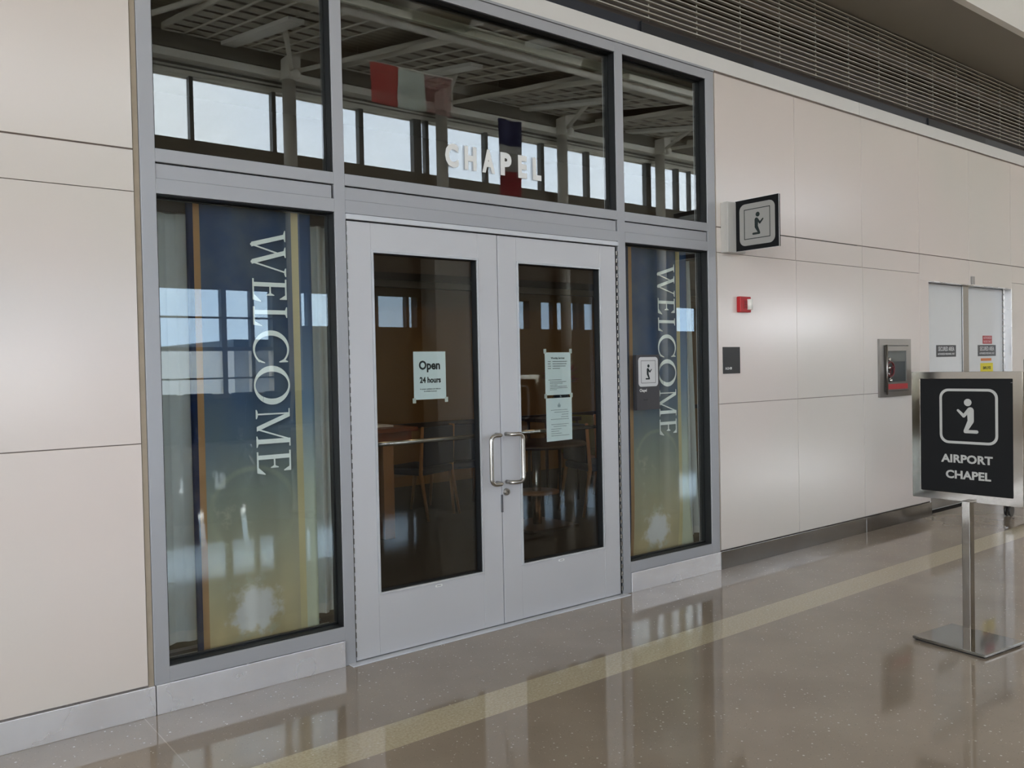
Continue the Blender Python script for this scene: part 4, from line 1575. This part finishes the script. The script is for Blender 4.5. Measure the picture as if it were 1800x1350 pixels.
# hanging flags
def flag_cloth(n_u, n_v, W, H, cols, vertical=True):
    bands = []
    for k, c in enumerate(cols):
        bm = MB()
        for i in range(n_u):
            for j in range(n_v):
                if vertical:      # bands stacked down the length
                    v0, v1 = (k + j / n_v) / 3, (k + (j + 1) / n_v) / 3
                    u0_, u1_ = i / n_u, (i + 1) / n_u
                else:
                    u0_, u1_ = (k + i / n_u) / 3, (k + (i + 1) / n_u) / 3
                    v0, v1 = j / n_v, (j + 1) / n_v

                def Q(u, v, d):
                    return (u * W - W / 2, .03 * math.sin(u * 8 + v * 2) + d, -v * H)
                a = [Q(u0_, v0, 0), Q(u1_, v0, 0), Q(u1_, v1, 0), Q(u0_, v1, 0)]
                bm._f([bm.bm.verts.new(q) for q in a], True)
                b = [Q(u0_, v0, .004), Q(u1_, v0, .004), Q(u1_, v1, .004), Q(u0_, v1, .004)]
                bm._f([bm.bm.verts.new(q) for q in b][::-1], True)
        bands.append(bm)
    return bands


def thin_flag(name, c, thru):
    m = mat(name, c, .8)
    n, l = m.node_tree.nodes, m.node_tree.links
    t = n.new('ShaderNodeBsdfTransparent')
    x = n.new('ShaderNodeMixShader')
    x.inputs[0].default_value = thru
    l.new(n['Principled BSDF'].outputs[0], x.inputs[1])
    l.new(t.outputs[0], x.inputs[2])
    l.new(x.outputs[0], n['Material Output'].inputs[0])
    return m


def flag(label, loc, rz, W, H, cols, vertical):
    f = thing('hanging_flag', label, 'flag', (0, 0, 0))
    for bmx, (nm, c) in zip(flag_cloth(10, 6, W, H, cols, vertical), cols):
        bmx.build('cloth_band', mat('flag_' + nm, c, .8) if vertical else thin_flag('flag_' + nm, c, {'brick_red': .35, 'off_white': .45, 'rust': .7}[nm]), f, False)
    MB().tube([(-W / 2 - .05, 0, .01), (W / 2 + .05, 0, .01)], .015, 8).build('flag_rod', TRUSS, f)
    f.location = loc
    f.rotation_euler = (0, 0, rz)
    return f


flag('blue white and red striped flag hanging in the concourse, reflected beside CHAPEL', (6.45, -7.9, 5.70), math.radians(0), .50, 1.33,
     [('blue', '252A4E'), ('white', 'A8A6A2'), ('red', '8E1A26')], True)
flag('red white and green flag hanging in the concourse, reflected in the middle transom', (4.48, -7.9, 6.17), 0, 1.5, .62,
     [('brick_red', 'D25850'), ('off_white', 'E6EEE4'), ('rust', 'B8807A')], False)


# beam seating, back to the chapel
def make_bench():
    r = thing('seat_bench', 'black four seat airport bench', 'bench', (0, 0, 0), 'airport benches in the concourse')
    MB().box(-1.2, 1.2, -.04, .04, .33, .39, .004).build('beam', SATIN, r)
    for k in range(4):
        x = -.93 + .62 * k
        s_ = MB().box(x - .27, x + .27, -.27, .25, .40, .46, .02).build('seat', SEAT, r)
        mb = MB()
        t = bmesh.new()
        q = bmesh.ops.create_cube(t, size=1)
        for v in q['verts']:
            v.co = Vector((v.co.x * .54, v.co.y * .05, v.co.z * .62))
        bmesh.ops.bevel(t, geom=list(t.edges), offset=.02, segments=2, affect='EDGES')
        mb.merge(t, Matrix.Translation((x, .32, .75)) @ Matrix.Rotation(math.radians(-12), 4, 'X'))
        mb.build('backrest', SEAT, r)
    for x in (-.8, .8):
        MB().tube([(x, -.3, .02), (x, 0, .34), (x, .3, .02)], .022, 8).build('leg', SATIN, r)
    for k in range(5):
        x = -1.24 + .62 * k
        MB().tube([(x, .2, .42), (x, .2, .62), (x, -.2, .62), (x, -.2, .42)], .014, 8).build('armrest', SATIN, r)
    return r


b0 = make_bench()
first = True
rows = ((-8.9, (-6.9, -4.2, -1.5, 1.2)), (-11.8, (-6.9, -4.2, -1.5, 1.2, 3.9)))
for ri, (yy, xs_) in enumerate(rows):
    for k, x in enumerate(xs_):
        o = b0 if first else copy_tree(b0)
        first = False
        o.location = (x, yy, 0)
        o['label'] = 'black four seat airport bench, %s row, number %d from the left' % (('near', 'far')[ri], k + 1)

# ------------------------------------------------------------------ apron outside
tag(MB().box(-220, 260, -420, FAR - .3, -3.2, -3.0).build('ground_apron', mat('concrete_apron', 'C9C0AE', .9, noise=.06, nscale=.05)), 'pale concrete apron outside the concourse windows', 'ground', kind='structure')
tag(MB().box(5.6, 9.5, -40, -19, -3, 2.3).build('jet_bridge', mat('grey_cladding', '6B7178', .6)), 'grey boxy jet bridge outside the window, reflected', 'jet bridge')
tag(MB().box(-60, 150, -330, -310, -3, 2.2).build('distant_terminal', mat('distant_building', '6F7677', .8, noise=.2, nscale=.05)), 'long low distant terminal building on the horizon', 'building')
p = thing('airliner', 'white airliner with a blue tail fin parked on the apron, reflected', 'airplane', (24, -100, -3))
mb = MB()
mb.tube([(2, -100, -.1), (5, -100, .1), (20, -100, .1), (26, -100, .25), (30, -100, .6), (32.6, -100, .95)], [.3, .85, .85, .75, .45, .1], 20)
mb.build('fuselage', mat('aircraft_white', 'E4E4E6', .3), p)
MB().prism([(29.2, .9), (30.2, 1.2), (31.6, 4.2), (32.7, 4.2), (32.3, .9)], (0, -100.1, 0), FX, FZ, .2).build('tail_fin', mat('tail_blue', '1D4E9E', .35), p)
for sy in (1, -1):
    MB().prism([(0, 0), (2.4, sy * -4.0), (3.3, sy * -4.0), (1.9, 0)][::sy], (30.4, -100 - .3 * sy, .75), (1, 0, 0), (0, 1, 0), .1).build('tailplane', MC['aircraft_white'], p)
    MB().prism([(0, 0), (5.5, sy * -11), (7.0, sy * -11), (5, 0)][::sy], (14, -100 - .7 * sy, -.2), (1, 0, 0), (0, 1, 0), .2).build('wing', MC['aircraft_white'], p)
for x, y in ((17, -98.6), (17, -101.4), (6, -100)):
    MB().tube([(x, y, -.4), (x, y, -2.6)], .1, 8).build('landing_gear', mat('gear_grey', '4A4A4A', .5), p)
    MB().tube([(x, y - .12, -2.6), (x, y + .12, -2.6)], .4, 14).build('wheel', MC['gear_grey'], p)
